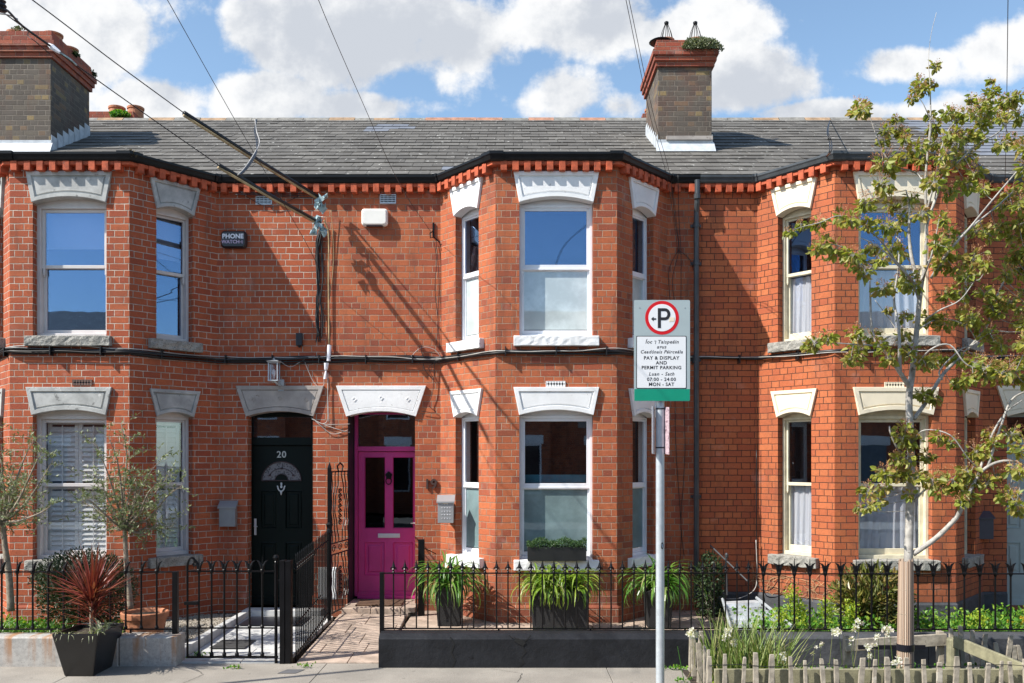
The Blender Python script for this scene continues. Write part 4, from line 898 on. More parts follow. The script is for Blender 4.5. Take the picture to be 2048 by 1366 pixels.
# ================================================================ WALL FIXTURES
def mailbox(M, w_, h_, d_, m, flap=.10, name='mailbox', **pr):
    b = MB(M); b.box(-w_ / 2, w_ / 2, -d_, 0, 0, h_ - .07); b.prism([(0, 0)], 0, 0) if False else None
    b.add([(-w_ / 2, -d_, h_ - .07), (w_ / 2, -d_, h_ - .07), (w_ / 2, 0, h_ - .07), (-w_ / 2, 0, h_ - .07), (-w_ / 2, -.005, h_ - .005), (w_ / 2, -.005, h_ - .005)], [[0, 1, 5, 4], [1, 2, 5], [0, 4, 3], [3, 4, 5, 2]])
    o = b.build(name, m, loc=M.translation, bevel=.003, **pr)
    l = MB(M); k = .015; l.add([(-w_ / 2 - k, -d_ - k, h_ - .075), (w_ / 2 + k, -d_ - k, h_ - .075), (w_ / 2 + k, 0, h_ + .006), (-w_ / 2 - k, 0, h_ + .006), (-w_ / 2 - k, -d_ - k, h_ - .095), (w_ / 2 + k, -d_ - k, h_ - .095), (w_ / 2 + k, 0, h_ - .012), (-w_ / 2 - k, 0, h_ - .012)], [[0, 1, 2, 3], [4, 5, 1, 0], [5, 6, 2, 1], [7, 4, 0, 3], [7, 6, 5, 4], [6, 7, 3, 2]])
    l.build('lid', m, o); return o
c = px(455.5, 1053, YB - .06); mailbox(Matrix.Translation((c.x, YB, c.z)), .215, .335, .09, STEELG, label='plain grey metal mailbox left of the dark green door', category='mailbox')
c = px(889, 1047, 8.45)
mb_ = mailbox(Matrix.Translation((px(893, 1047, 11.9).x, 11.86, px(888, 1046, 11.73).z)), .20, .35, .13, mat("silver_grey_metal", (.36,.37,.38), .4, .4, var=.06), label='silver mailbox with punched dots, on the bay of the middle house', category='mailbox')
c = ORG[mb_.name]; q = MB()
for i in range(5):
    for j in range(4 if i else 3): q.lathe((c.x - .045 + .034 * j, c.y - .133, c.z + .06 + .045 * (4 - i)), [(0, -.006), (.006, 0), (0, .006)], 8)
q.build('punched_dots', LWHITE, mb_)
q = MB(); q.box(c.x - .03, c.x + .03, c.y - .134, c.y - .13, c.z + .245, c.z + .275); q.build('name_plate', CREAMP, mb_); q = MB(); q.box(c.x - .04, c.x + .04, c.y, 12.0, c.z + .05, c.z + .30); q.build('mounting_bracket', STEELG, mb_)
c = px(1970, 1078, 12.1); mailbox(Matrix.Translation((c.x, YB, c.z)), .20, .36, .13, DARKBOX, label='charcoal mailbox between the right bay and the pale green door', category='mailbox')
# alarm boxes
def rrect(cx, cz, w_, h_, r, n=5):
    out = []
    for sx, sz, a0 in ((1, 1, 0), (-1, 1, 90), (-1, -1, 180), (1, -1, 270)):
        for i in range(n + 1): a = R(a0 + 90 * i / n); out.append((cx + sx * (w_ / 2 - r) + r * math.cos(a), cz + sz * (h_ / 2 - r) + r * math.sin(a)))
    return out
c = px(467, 478.5, YB - .06); b = MB(); L1 = rrect(c.x, c.z, .335, .225, .045); L2 = rrect(c.x, c.z, .30, .19, .04)
f3 = lambda l, y: [(x, y, z) for x, z in l]
b.ring(f3(L1, YB), f3(L1, YB - .05)); b.ring(f3(L1, YB - .05), f3(L2, YB - .075)); b.quad(*f3(L2, YB - .075)); o = b.build('alarm_box', BPLAST, loc=(c.x, YB, c.z), label='black alarm box reading PHONE WATCH high on the left wall', category='alarm box')
t = MB(); text(t, "PHONE", c.x - .005, c.z + .035, YB - .0765, .083, .0035, 0, 1.03); t.build('lettering', LWHITE, o)
t = MB(); text(t, "WATCH", c.x - .035, c.z - .038, YB - .0765, .064, .0012, 0, 1.0)
for r_ in (.012, .022, .032): t.tube([(c.x + .095 + r_ * math.cos(a), YB - .0765, c.z - .038 + r_ * math.sin(a)) for a in (-.8, -.4, 0, .4, .8)], .0025, 4)
t.lathe((c.x + .092, YB - .0765, c.z - .038), [(0, -.005), (.006, 0), (0, .005)], 6); t.build('lettering', LPINK, o)
c = px(749, 434.5, YB - .06); b = MB(); L1 = rrect(c.x, c.z, .345, .225, .04); L2 = rrect(c.x, c.z, .30, .18, .035)
b.ring(f3(L1, YB), f3(L1, YB - .06)); b.ring(f3(L1, YB - .06), f3(L2, YB - .085)); b.quad(*f3(L2, YB - .085)); o = b.build('alarm_box', WPLAST, loc=(c.x, YB, c.z), label='blank ivory alarm box high on the sunlit wall', category='alarm box')
b = MB(); b.prism([(c.x - .11, c.z - .113), (c.x + .11, c.z - .113), (c.x + .07, c.z - .095), (c.x - .07, c.z - .095)], YB - .07, YB - .005); b.build('siren_grille', DARKBOX, o)
c = px(598.5, 679, YB - .03); b = MB(); b.box(c.x - .042, c.x + .042, YB - .06, YB, c.z - .085, c.z + .085); b.prism(rrect(c.x, c.z - .095, .03, .02, .008), YB - .04, YB - .01); b.build('junction_box', BPLAST, loc=(c.x, YB, c.z), label='small black junction box above the cables over the dark green door', category='junction box', bevel=.008)
# lantern
c = px(548, 742, YB - .15); T = thing('wall_lantern', 'square metal wall lantern above the dark green door', 'wall lamp', (c.x, YB, c.z))
b = MB(); x, y, z = c.x, YB - .15, c.z
b.frustum(x - .055, x + .055, y - .055, y + .055, z + .10, x - .085, x + .085, y - .085, y + .085, z + .125); b.frustum(x - .085, x + .085, y - .085, y + .085, z + .126, x - .02, x + .02, y - .02, y + .02, z + .145); b.lathe((x, y, z + .14), [(.01, 0), (.016, .015), (.006, .03)], 8)
for sx in (-1, 1):
    for sy in (-1, 1): b.box(x + sx * .058 - .006, x + sx * .058 + .006, y + sy * .058 - .006, y + sy * .058 + .006, z - .12, z + .10)
b.box(x - .066, x + .066, y - .066, y + .066, z - .135, z - .12); b.build('lamp_frame', GALV, T)
b = MB(); b.box(x + .02, x + .10, YB - .03, YB, z - .26, z - .10); b.tube([(x + .06, YB - .02, z - .18), (x + .03, y + .03, z - .16), (x, y, z - .13)], .015, 8); b.build('bracket', GALV, T, bevel=.004)
b = MB(); b.lathe((x, y, z - .10), [(.012, 0), (.014, .03), (.026, .07), (.022, .10), (.008, .12)], 12); b.build('bulb', LWHITE, T, smooth=True)
b = MB(); [b.box(x - .052, x + .052, y + s * .058 - .001, y + s * .058 + .001, z - .12, z + .10) for s in (-1, 1)]; [b.box(x + s * .058 - .001, x + s * .058 + .001, y - .052, y + .052, z - .12, z + .10) for s in (-1, 1)]; b.build('lamp_glass', GLASS, T)

# ================================================================ CABLES
PLAN = [(-12.4, YB)]
for s_ in (seg21, seg20, seg19, seg18, seg17): PLAN += [(q[2], q[3]) for q in s_]
def along(x, out):
    for (a, b), (c_, d) in zip(PLAN, PLAN[1:]):
        if a <= x <= c_ and c_ > a:
            t = (x - a) / (c_ - a); v = Vector((c_ - a, d - b)).normalized(); return Vector((x, b + (d - b) * t, 0)) + Vector((v.y, -v.x, 0)) * out
    return Vector((x, YB - out, 0))
def fcable(x0, x1, z, out, r, m, label, seed, amp=.02, fn=None, lab=True, cat='cable', parent=None):
    rnd = random.Random(seed); ph = [rnd.uniform(0, 6) for _ in range(4)]; mb = MB(); pts = []; x = x0
    while x <= x1 + .001:
        p_ = along(x, out); zz = z + amp * (.5 * math.sin(1.3 * x + ph[0]) + .3 * math.sin(3.7 * x + ph[1]) + .2 * math.sin(9 * x + ph[2]))
        if fn: zz += fn(x)
        # smooth the corners of the bays
        q = (along(x - .06, out) + along(x + .06, out) + p_) / 3
        pts.append((q.x, q.y, zz)); x += .07
    mb.tube(pts, r, 6)
    if parent is not None: return mb.build('cable', m, parent, smooth=True)
    return mb.build('cable_run', m, loc=pts[0], smooth=True, label=label, category=cat, group='cables strung along the house fronts')
dip = lambda x: -.012 * math.cos(x * 1.5)
T = thing('cable_bundle', 'thick bundle of black cables strung along all the house fronts at mid height', 'cable', (0, YB, 3.43))
for i, (z, o_, r_, m) in enumerate(((3.435, .035, .017, CABLEB), (3.402, .028, .013, CABLEB), (3.452, .018, .010, CABLEB), (3.42, .058, .009, CABLEB), (3.467, .030, .007, CABLEG), (3.385, .016, .008, CABLEB), (3.44, .062, .006, CABLEG))):
    x0_, x1_ = ((-12, 12), (-12, 2.4), (-12, 12), (-12, 1.2), (-12, -2.6), (-7.4, -.4), (-2.7, 12))[i]
    fcable(x0_, x1_, z, o_, r_, m, '', 40 + i, amp=.018 + .008 * (i > 3), fn=dip, parent=T)
for x in [-6.9 + .62 * i for i in range(23)]:
    p_ = along(x, .0); m = MB(); m.box(p_.x - .006, p_.x + .006, p_.y - .09, p_.y, 3.37, 3.48); m.build('clip', CABLEB, T)
def wire(pts, r, m, name='wire', label=None, cat='wire', parent=None, sub=6, jig=0, seed=0, loc=None):
    P3 = [p if isinstance(p, Vector) else px(*p) for p in pts]; out = []; rnd = random.Random(seed)
    for i in range(len(P3) - 1):
        p0, p1, p2, p3 = P3[max(i - 1, 0)], P3[i], P3[i + 1], P3[min(i + 2, len(P3) - 1)]
        for k in range(sub):
            t = k / sub; a = .5 * ((2 * p1) + (p2 - p0) * t + (2 * p0 - 5 * p1 + 4 * p2 - p3) * t * t + (3 * p1 - p0 - 3 * p2 + p3) * t ** 3)
            if jig: a = a + Vector((rnd.uniform(-jig, jig), rnd.uniform(-jig, jig) * .3, rnd.uniform(-jig, jig)))
            out.append(a)
    out.append(P3[-1]); mb = MB(); mb.tube(out, r, 6)
    if parent is not None: return mb.build(name, m, parent, smooth=True)
    kw = dict(label=label, category=cat) if label else {}
    return mb.build(name, m, loc=loc or P3[-1], smooth=True, **kw)
YW = YB - .03
# the two service drops: sleeve tubes and wire, with torn blue wrap at their ends
for i, (ax, ay, Ya, bx, by, far, lab) in enumerate(((643, 398, 12.05, 368, 226, (65, 0, 8.2), 'upper'), (640, 446, 12.0, 437, 330, (30, 42, 8.2), 'lower'))):
    T = thing('service_drop_wire', f'{lab} black overhead wire whose thick sleeve slants down to the wall above the doors', 'wire', px(ax, ay, Ya))
    wx, wz = (-.5, .10) if i == 0 else (-.50, .07)
    # depth of the far end of the sleeve from the drop's direction
    A = px(ax, ay, Ya); s_ = 2.1 if i == 0 else 1.6
    Bp = px(bx, by, Ya - s_)
    m = MB(); m.tube([A, A.lerp(Bp, .5) + Vector((0, 0, -.012)), Bp], .027, 8); m.build('sleeve', CABLEB, T, smooth=True)
    m = MB(); o_ = Vector((0, -.012, -.030)); m.tube([A + o_, A.lerp(Bp, .5) + o_ + Vector((0, 0, -.012)), Bp + o_], .015, 8); m.build('inner_cable', CABLET, T, smooth=True)
    wire([Bp, Bp.lerp(px(*far), .5) + Vector((0, 0, -.01)), px(*far), px(far[0] - 330, far[1] - 240, 6.4)], .0055, CABLEB, 'wire', parent=T)
    rnd = random.Random(60 + i); tp = MB()
    for k in range(12):
        cc = A + Vector((rnd.uniform(-.05, .06), rnd.uniform(-.14, .0), rnd.uniform(-.17, .03))); w1 = rnd.uniform(.03, .085); v = [cc + Vector((rnd.uniform(-w1, w1), rnd.uniform(-.04, .04), rnd.uniform(-w1, w1) * 1.3)) for _ in range(5)]
        tp.add(v, [[0, 1, 2], [0, 2, 3], [0, 3, 4], [1, 4, 2]])
    tp.build('torn_wrap', TAPE, T)
# overhead telephone wires
for pts, r_, lab in (([(200, -240, 5.609), (335, 0, 7.853), (470, 240, 10.097), (620, 500, 11.639), (640, 555, 12.088)], .0045, 'thin dark wire crossing the left roof down to the wall between the doors'),
    ([(600, -120, 6.17), (637, 0, 7.292), (723, 200, 9.255), (800, 370, 11.078), (862, 464, 12.06)], .0042, 'thin dark wire crossing the roof centre down to the bracket left of the middle bay'),
    ([(1238, -60, 6.17), (1252, 0, 7.292), (1300, 230, 9.676), (1335, 360, 11.499), (1356, 505, 12.116)], .0042, 'thin dark wire, left of a pair, passing before the middle chimney'),
    ([(1243, -60, 6.17), (1258, 0, 7.292), (1307, 230, 9.676), (1342, 360, 11.499), (1360, 508, 12.088)], .0042, 'thin dark wire, right of a pair, passing before the middle chimney'),
    ([(2016, -60, 6.17), (2016, 0, 7.011), (2013, 230, 9.816), (2010, 370, 11.92)], .0045, 'thin vertical dark wire at the right edge above the tree')):
    wire(pts, r_ * .75, CABLEB, 'overhead_wire', lab)
T = thing('overhead_wire', 'short wire with white clamp beside the left chimney cap', 'wire', px(105, 95, 8.414))
wire([(-40, 5, 7.292), (10, 18, 7.713), (45, 52, 8.133), (105, 95, 8.414)], .010, CABLEB, parent=T); wire([(-30, 26, 7.713), (12, 29, 7.853), (35, 38, 8.063)], .006, CABLEG, parent=T); wire([(120, 105, 8.414), (140, 118, 8.554), (153, 130, 8.694)], .007, TAPE, parent=T); wire([(58, 62, 8.274), (56, 72, 8.274), (72, 84, 8.274), (100, 108, 8.414)], .004, CABLEB, parent=T)
m = MB(); m.tube([px(96, 88, 8.414), px(104, 94, 8.414), px(120, 105, 8.414)], [.012, .026, .014], 8); m.build('clamp', LWHITE, T)
m = MB(); a_ = px(2, 14, 7.572); m.lathe(a_, [(.02, -.04), (.045, -.03), (.03, -.01), (.045, .01), (.03, .03), (.04, .05), (.01, .06)], 10); m.build('insulator', BPLAST, T)
# vertical bundles
T = thing('cable_drop', 'tangled dark cables hanging down the wall between the doors', 'cable', px(640, 450, YB))
rnd = random.Random(3)
for k in range(12):
    xa = 636 + rnd.uniform(-5, 9); pts = [(645 + rnd.uniform(-3, 3), 448, YB - .03)] + [(xa + rnd.uniform(-4, 4), y_, YB - .015 - rnd.uniform(0, .03)) for y_ in (480, 520, 560, 600, 640, 675 + rnd.uniform(-10, 10))]
    wire(pts, rnd.choice((.006, .008, .010)), CABLEB, 'cable', parent=T)
for k in range(3): wire([(470, 383 + 3 * k, YB - .09), (530, 386 + 2 * k, YB - .05), (580, 388 + 3 * k, YB - .04), (620, 387 + 4 * k, YB - .04), (641, 398, YB - .05)], .005, CABLEB, 'cable', parent=T)
wire([(470, 350, YB - .16), (473, 378, YB - .07), (505, 400, YB - .03), (530, 412, YB - .03), (560, 410, YB - .03), (600, 390, YB - .03)], .004, CABLEB, 'cable', parent=T)
T = thing('conduit', 'tan cable pipe with white sleeves running down the wall between the doors', 'conduit', px(657, 430, YB))
wire([(648, 440, YB - .06), (657, 470, YW), (657, 560, YW), (658, 690, YW)], .010, CABLET, 'pipe', parent=T); wire([(662, 420, YB - .05), (667, 500, YB - .02), (664, 560, YB - .02), (657, 600, YW)], .004, CABLET, 'pipe', parent=T)
wire([(656, 745, YW), (655, 800, YW), (655, 840, YW), (645, 848, YW)], .006, CABLEG, 'pipe', parent=T)
m = MB(); m.tube([px(659, 690, YB - .05), px(657, 722, YB - .05)], .027, 10); m.tube([px(653, 726, YB - .06), px(652, 738, YB - .05), px(651, 741, YB - .05)], [.032, .024, .012], 10); m.tube([px(652, 742, YB - .05), px(650, 758, YB - .05)], [.012, .02], 10); m.build('sleeve', LWHITE, T)
T = thing('loose_wires', 'loose wires fanning out over the brick between the two door lintels', 'wire', px(655, 850, YB))
for pts in ([(622, 835, YB), (640, 846, YW), (660, 849, YW), (700, 848, YB - .02)], [(624, 838, YB - .01), (650, 850, YW), (680, 860, YW), (700, 865, YB)], [(655, 745, YW), (656, 800, YW), (658, 845, YW)], [(610, 725, YW), (618, 745, YW), (628, 765, YW), (640, 775, YW), (648, 768, YW), (646, 745, YW)], [(560, 722, YB - .05), (580, 734, YW), (600, 724, YW), (610, 718, YW)], [(625, 836, YB), (640, 850, YB - .03), (665, 868, YB - .02), (696, 860, YB - .02)]):
    wire(pts, .0045, CABLEG if pts[0][1] < 840 else CABLEB, 'wire', parent=T)
T = thing('wire_bracket', 'small iron hook with looped wires at the left corner of the middle bay', 'bracket', px(866, 466, YB))
m = MB(); m.box(px(867, 0, YB).x - .012, px(867, 0, YB).x + .012, YB - .02, YB, px(0, 475, YB).z, px(0, 446, YB).z); m.tube([px(867, 462, YB - .01), px(860, 466, YB - .06), px(861, 476, YB - .08), px(868, 474, YB - .04), px(880, 485, YB - .03)], .008, 6); m.build('hook', BLACKM, T)
for k, pts in enumerate(([(867, 480, YW), (873, 520, YW), (870, 580, YW), (876, 640, YW), (872, 690, YW)], [(872, 480, YW), (878, 560, YW), (876, 640, YW), (880, 700, YW)], [(820, 716, YW), (835, 700, YW), (850, 694, YW), (870, 700, YW), (882, 715, YW)], [(843, 690, YB - .04), (843, 705, YB - .05), (850, 715, YB - .05)], [(845, 715, YW), (850, 740, YW), (868, 760, YW), (858, 735, YW), (876, 720, YW), (868, 715, YW)], [(870, 715, YW), (866, 780, YW), (858, 810, YW), (872, 825, YW), (842, 822, YW)])):
    wire(pts, .0042, CABLEG if k == 2 else CABLEB, 'wire', parent=T)
T = thing('loose_wires', 'long loose wires hanging down beside the downpipe right of the middle bay', 'wire', px(1355, 500, YB))
for pts in ([(1343, 372, YB - .1), (1350, 440, YW), (1357, 500, YW), (1345, 560, YW), (1352, 640, YW), (1350, 760, YW), (1352, 900, YW), (1362, 1050, YW), (1360, 1120, YW)], [(1356, 350, YB - .2), (1358, 440, YW), (1362, 510, YW), (1362, 640, YW), (1366, 760, YW), (1370, 900, YW), (1362, 1040, YW), (1368, 1110, YW)], [(1357, 500, YW), (1380, 520, YW), (1392, 560, YB - .05)], [(1357, 500, YW), (1338, 540, YW), (1340, 600, YW)]):
    wire(pts, .0042, CABLEB, 'wire', parent=T)
T = thing('roof_wires', 'twisted grey wires lying down the slates above the left wall', 'wire', px(510, 240, 16.407))
for k in range(3): wire([(510 + k * 2, 239, 11.7), (513 - k * 2, 262, 10.9), (519 - k * 3, 285, 10.2), (508 + k * 2, 308, 9.6), (490 + k * 3, 335, 8.9), (476 + k * 2, 350, 8.58)], .006, CABLEB if k else CABLEG, 'wire', parent=T)
T = thing('roof_wires', 'thin dark wires lying down the slates left of the tree', 'wire', px(1657, 240, 16.407))
for k in range(2): wire([(1660, 240, 16.407), (1654 + 2 * k, 262, 10.9), (1659 + 4 * k, 285, 10.2), (1658 + 3 * k, 305, 9.6), (1648, 316, 12.901)], .006, CABLEB, 'wire', parent=T)

# ================================================================ PARKING SIGN
YS = 8.0; sc = F / YS
SG = thing('parking_sign', 'grey pay and display parking sign on a galvanised pole', 'street sign', px(1322, 918 + CZ * sc, YS))
b = MB(); x0, x1 = px(1322.5, 0, YS).x - .0335, px(1322.5, 0, YS).x + .0335; xc = (x0 + x1) / 2
b.lathe((xc, YS + .06, 0), [(.0375, -.1), (.0375, 3.44), (.034, 3.46)], 24); b.build('pole', GALV, SG, smooth=False)
def sx(x): return (x - 1024) / sc
def sz(y): return CZ - (y - HY) / sc
b = MB(); b.prism(rrect(sx(1324), sz(701), 112 / sc, 202 / sc, .012), YS, YS + .004); b.box(sx(1275), sx(1373), YS + .004, YS + .022, sz(640), sz(632)); b.box(sx(1275), sx(1373), YS + .004, YS + .022, sz(770), sz(762)); pl = b.build('sign_plate', SGREY, SG)
b = MB(); b.prism([(sx(1268.6), sz(801.6)), (sx(1379.4), sz(801.6)), (sx(1379.4), sz(778)), (sx(1268.6), sz(778))], YS - .0012, YS - .0002); b.build('green_band', SGREEN, pl)
def disc(cx, cy, r, y, m, nm, par):
    k = MB(); k.prism([(sx(cx) + r / sc * math.cos(t), sz(cy) + r / sc * math.sin(t)) for t in [i * 6.2832 / 48 for i in range(48)]], y - .0008, y); return k.build(nm, m, par)
disc(1324, 635.5, 33.8, YS - .0004, SRED, 'red_ring', pl); disc(1324, 635.5, 27.2, YS - .0016, SWHITE, 'white_disc', pl)
b = MB(); b.prism(rrect(sx(1322.8), sz(724.5), 100.5 / sc, 105.5 / sc, .008), YS - .0014, YS - .0004); b.build('panel_border', SBLACK, pl)
b = MB(); b.prism(rrect(sx(1322.8), sz(724.5), 97.5 / sc, 102.5 / sc, .006), YS - .0026, YS - .0016); b.build('white_panel', SWHITE, pl)
b = MB(); yt = YS - .0032
cx_ = sx(1324)
b.box(sx(1315.5), sx(1321.5), yt - .001, yt, sz(656), sz(616.5))
# bowl of the P as a bent band
o_ = []; i_ = []
for k in range(13): a = math.pi / 2 - math.pi * k / 12; o_.append((sx(1329.5) + 11 / sc * math.cos(a), sz(628.5) + 12 / sc * math.sin(a))); i_.append((sx(1329.5) + 5 / sc * math.cos(a), sz(628.5) + 6.2 / sc * math.sin(a)))
o_ = [(sx(1321.5), sz(616.5))] + o_ + [(sx(1321.5), sz(640.5))]; i_ = [(sx(1321.5), sz(622.3))] + i_ + [(sx(1321.5), sz(634.7))]
n_ = len(o_); b.add([(x, yt - .001, z) for x, z in o_] + [(x, yt - .001, z) for x, z in i_], [[k, n_ + k, n_ + k + 1, k + 1] for k in range(n_ - 1)])
b.prism([(sx(1302), sz(638)), (sx(1307), sz(633.6)), (sx(1307), sz(636.6)), (sx(1312), sz(636.6)), (sx(1312), sz(639.4)), (sx(1307), sz(639.4)), (sx(1307), sz(642.4))], yt - .001, yt)
b.build('parking_symbol', SBLACK, pl)
b = MB(); b.prism([(sx(1338), sz(643.5)), (sx(1348), sz(643)), (sx(1348.5), sz(635)), (sx(1339), sz(634.5))], yt - .001, yt); b.build('sticker_remnant', CREAMP, pl)
b = MB(); cx_ = sx(1322.8)
for s_, y_, size, sh, bo, sp in (("\u00cdoc", 684, .0435, .25, .0007, 1.12), ("agus", 694, .0425, .25, .0007, 1.12), ("Cead\u00fanais P\u00e1irce\u00e1la", 704, .0405, .25, .0007, 1.13), ("PAY & DISPLAY", 716.2, .0415, 0, .0011, 1.13), ("AND", 726, .0415, 0, .0011, 1.13), ("PERMIT PARKING", 735.6, .0410, 0, .0011, 1.12), ("Luan - Sath", 748.2, .0425, .25, .0007, 1.15), ("07:00 - 24:00", 759, .0420, 0, .0010, 1.12), ("MON - SAT", 769, .0415, 0, .0011, 1.10)):
    if s_ == "\u00cdoc":
        text(b, s_, sx(1297), sz(y_), yt, size, bo, sh, sp); text(b, "Taispe\u00e1in", sx(1336), sz(y_), yt, size, bo, sh, sp)
        b.add([(sx(1308.5), yt, sz(681.5)), (sx(1312.5), yt, sz(681.5)), (sx(1312), yt, sz(682.6)), (sx(1308.3), yt, sz(682.6)), (sx(1311.4), yt, sz(682.6)), (sx(1310), yt, sz(688)), (sx(1311.1), yt, sz(688)), (sx(1312.3), yt, sz(682.4))], [[0, 3, 2, 1], [4, 5, 6, 7]])
    else: text(b, s_, cx_, sz(y_), yt, size, bo, sh, sp)
b.build('lettering', SBLACK, pl)
rv = MB()
for x_, y_ in ((1278.5, 615), (1369, 615)): rv.lathe((sx(x_), YS - .001, sz(y_)), [(0, -.004), (.005, 0), (0, .004)], 8)
rv.build('rivet', GALV, pl)
# two small plates strapped to the pole below
b = MB(); a_, c_ = sz(908), sz(812)
b.add([(sx(1303) , YS - .02, a_ + .004), (sx(1314), YS + .12, a_ - .002), (sx(1314), YS + .12, c_ - .004), (sx(1303), YS - .02, c_), (sx(1303) + .004, YS - .02, a_ + .004), (sx(1314) + .004, YS + .12, a_ - .002), (sx(1314) + .004, YS + .12, c_ - .004), (sx(1303) + .004, YS - .02, c_)], [[0, 1, 2, 3], [7, 6, 5, 4], [0, 3, 7, 4], [3, 2, 6, 7], [0, 4, 5, 1]]); b.build('side_plate', SWHITE, SG, label='blank white side plate')
pm = mat("faded_pink_notice", (.45,.33,.36), .5, var=.25, vs=40, spots=[((.12,.06,.08), 22, .56)])
b = MB(); b.add([(sx(1338), YS - .02, a_ - .004), (sx(1327), YS + .10, a_ + .004), (sx(1327), YS + .10, c_), (sx(1338), YS - .02, c_ - .012), (sx(1338) - .004, YS - .02, a_ - .004), (sx(1327) - .004, YS + .10, a_ + .004), (sx(1327) - .004, YS + .10, c_), (sx(1338) - .004, YS - .02, c_ - .012)], [[3, 2, 1, 0], [4, 5, 6, 7], [0, 4, 7, 3], [3, 7, 6, 2]]); b.build('side_plate', pm, SG, label='printed pinkish side plate')
b = MB()
b = None
for z_ in (sz(817), sz(895)):
    b = MB(); b.lathe((xc, YS + .06, z_), [(.0385, -.006), (.040, -.006), (.040, .006), (.0385, .006)], 20); b.build('strap', SBLACK, SG)
b = MB(); cs = sz(1092); v0 = []
for i in range(16):
    t_ = i * 6.2832 / 16; ang = .35 + .36 * math.cos(t_); v0.append((xc + .0385 * math.sin(ang), YS + .06 - .0385 * math.cos(ang), cs + .030 * math.sin(t_)))
b.add(v0, [list(range(16))]); st_ = b.build('round_sticker', SBLACK, SG)
b = MB()
for k in (-1, 0, 1):
    q = [(.33 + .05 * k, -.018), (.38 + .14 * k, .0), (.36 + .20 * k, .020), (.32 + .08 * k, .004)]
    b.add([(xc + .039 * math.sin(a), YS + .06 - .039 * math.cos(a), cs + z) for a, z in q], [[0, 1, 2, 3]])
b.build('sticker_leaf', mat("sticker_blue", (.12,.25,.42), .5), SG)
# tall pole standing out of frame on the left pavement (its shadow crosses the pavement)
b = MB(); b.lathe((-5.95, 7.12, 0), [(.06, -.1), (.05, 1.2), (.036, 1.25), (.034, 4.95), (.02, 5.0)], 16); b.build('lamp_post', GALV, loc=(-5.95, 7.12, 0), label='slim steel post beyond the left edge whose long shadow crosses the pavement', category='lamp post')

ck = MB(); rnd = random.Random(4)
for path in ([(2.6,9.1),(2.3,8.6),(2.45,8.2),(2.2,7.6)], [(-3.2,9.2),(-3.0,8.9),(-3.1,8.5)], [(-.2,9.15),(.1,8.95),(.05,8.6)]):
    P2 = [Vector((a, b, .0)) for a, b in path]
    for p, q in zip(P2, P2[1:]):
        for k in range(5):
            a = p.lerp(q, k / 5) + Vector((rnd.uniform(-.012, .012), 0, 0)); b = p.lerp(q, (k + 1) / 5); s_ = Vector((.003, 0, 0)); ck.quad((a.x - .003, a.y, .0035), (a.x + .003, a.y, .0035), (b.x + .003, b.y, .0035), (b.x - .003, b.y, .0035))
ck.build('pavement_cracks', mat("crack_dirt", (.06,.055,.045), .95), kind='structure')
m = MB(); m.quad((-2.30, 8.95, .004), (-2.12, 8.95, .004), (-2.06, 9.12, .004), (-2.24, 9.12, .004)); m.build('valve_cover', mat("small_iron_cover", (.11,.11,.115), .7, bump=.6), loc=(-2.2, 9.0, 0), label='small dark square valve cover set in the pavement', category='valve cover')
# ================================================================ PLANTS
LTREE = leafmat("young_tree_leaf", [(.22,.25,.04),(.30,.32,.05),(.38,.36,.07),(.13,.17,.03),(.42,.28,.09),(.30,.34,.055),(.20,.26,.04)], .40)
LBUD = leafmat("russet_seed_head", [(.36,.14,.06),(.44,.22,.09),(.30,.10,.05),(.48,.30,.14)], .2)
BARKG = mat("pale_grey_bark", (.36,.34,.31), .85, var=.3, vs=14, bump=.8, bs=60, spots=[((.12,.11,.09), 22, .60), ((.55,.53,.50), 12, .62)])
BARKO = mat("olive_bark", (.24,.20,.15), .9, var=.3, vs=20, bump=.8)
LOLIVE = leafmat("olive_leaf", [(.11,.15,.05),(.18,.22,.09),(.08,.11,.04),(.28,.31,.16),(.14,.19,.07)], .2)
LDARK = leafmat("dark_shrub_leaf", [(.018,.035,.012),(.04,.07,.022),(.025,.05,.018),(.07,.10,.035)], .15)
LBOX = leafmat("clipped_box_leaf", [(.02,.055,.015),(.05,.11,.03),(.03,.08,.02),(.09,.16,.05)], .2)
LAGA = leafmat("strap_leaf_green", [(.05,.15,.02),(.09,.23,.03),(.035,.10,.015),(.20,.34,.06),(.07,.19,.025),(.30,.30,.12)], .28, .32)
LAGAY = leafmat("strap_leaf_lime", [(.12,.22,.02),(.21,.32,.03),(.08,.16,.02),(.32,.42,.06),(.15,.26,.03),(.38,.36,.14)], .30, .32)
LWEED = leafmat("bright_weed_leaf", [(.06,.20,.02),(.12,.30,.03),(.05,.14,.02),(.20,.38,.04),(.30,.38,.04)], .35)
LRED = leafmat("cordyline_leaf", [(.15,.022,.020),(.24,.045,.035),(.09,.016,.016),(.34,.11,.07),(.18,.03,.03)], .25, .4)
LBRONZE = leafmat("bronze_green_leaf", [(.07,.10,.02),(.15,.16,.035),(.05,.07,.015),(.24,.16,.05),(.20,.22,.05)], .2, .4)
LIRIS = leafmat("iris_blade", [(.11,.19,.03),(.20,.28,.05),(.08,.14,.025),(.28,.32,.10),(.36,.31,.16)], .25, .5)
PETAL = leafmat("white_petal", [(.70,.68,.66),(.80,.78,.76),(.60,.52,.50)], .4)
YFLO = leafmat("yellow_flower", [(.60,.42,.03),(.70,.55,.05)], .3)
rn = random.Random(99)
def uv_(): # random unit vector
    z = rn.uniform(-1, 1); a = rn.uniform(0, 6.2832); r = math.sqrt(1 - z * z); return Vector((r * math.cos(a), r * math.sin(a), z))
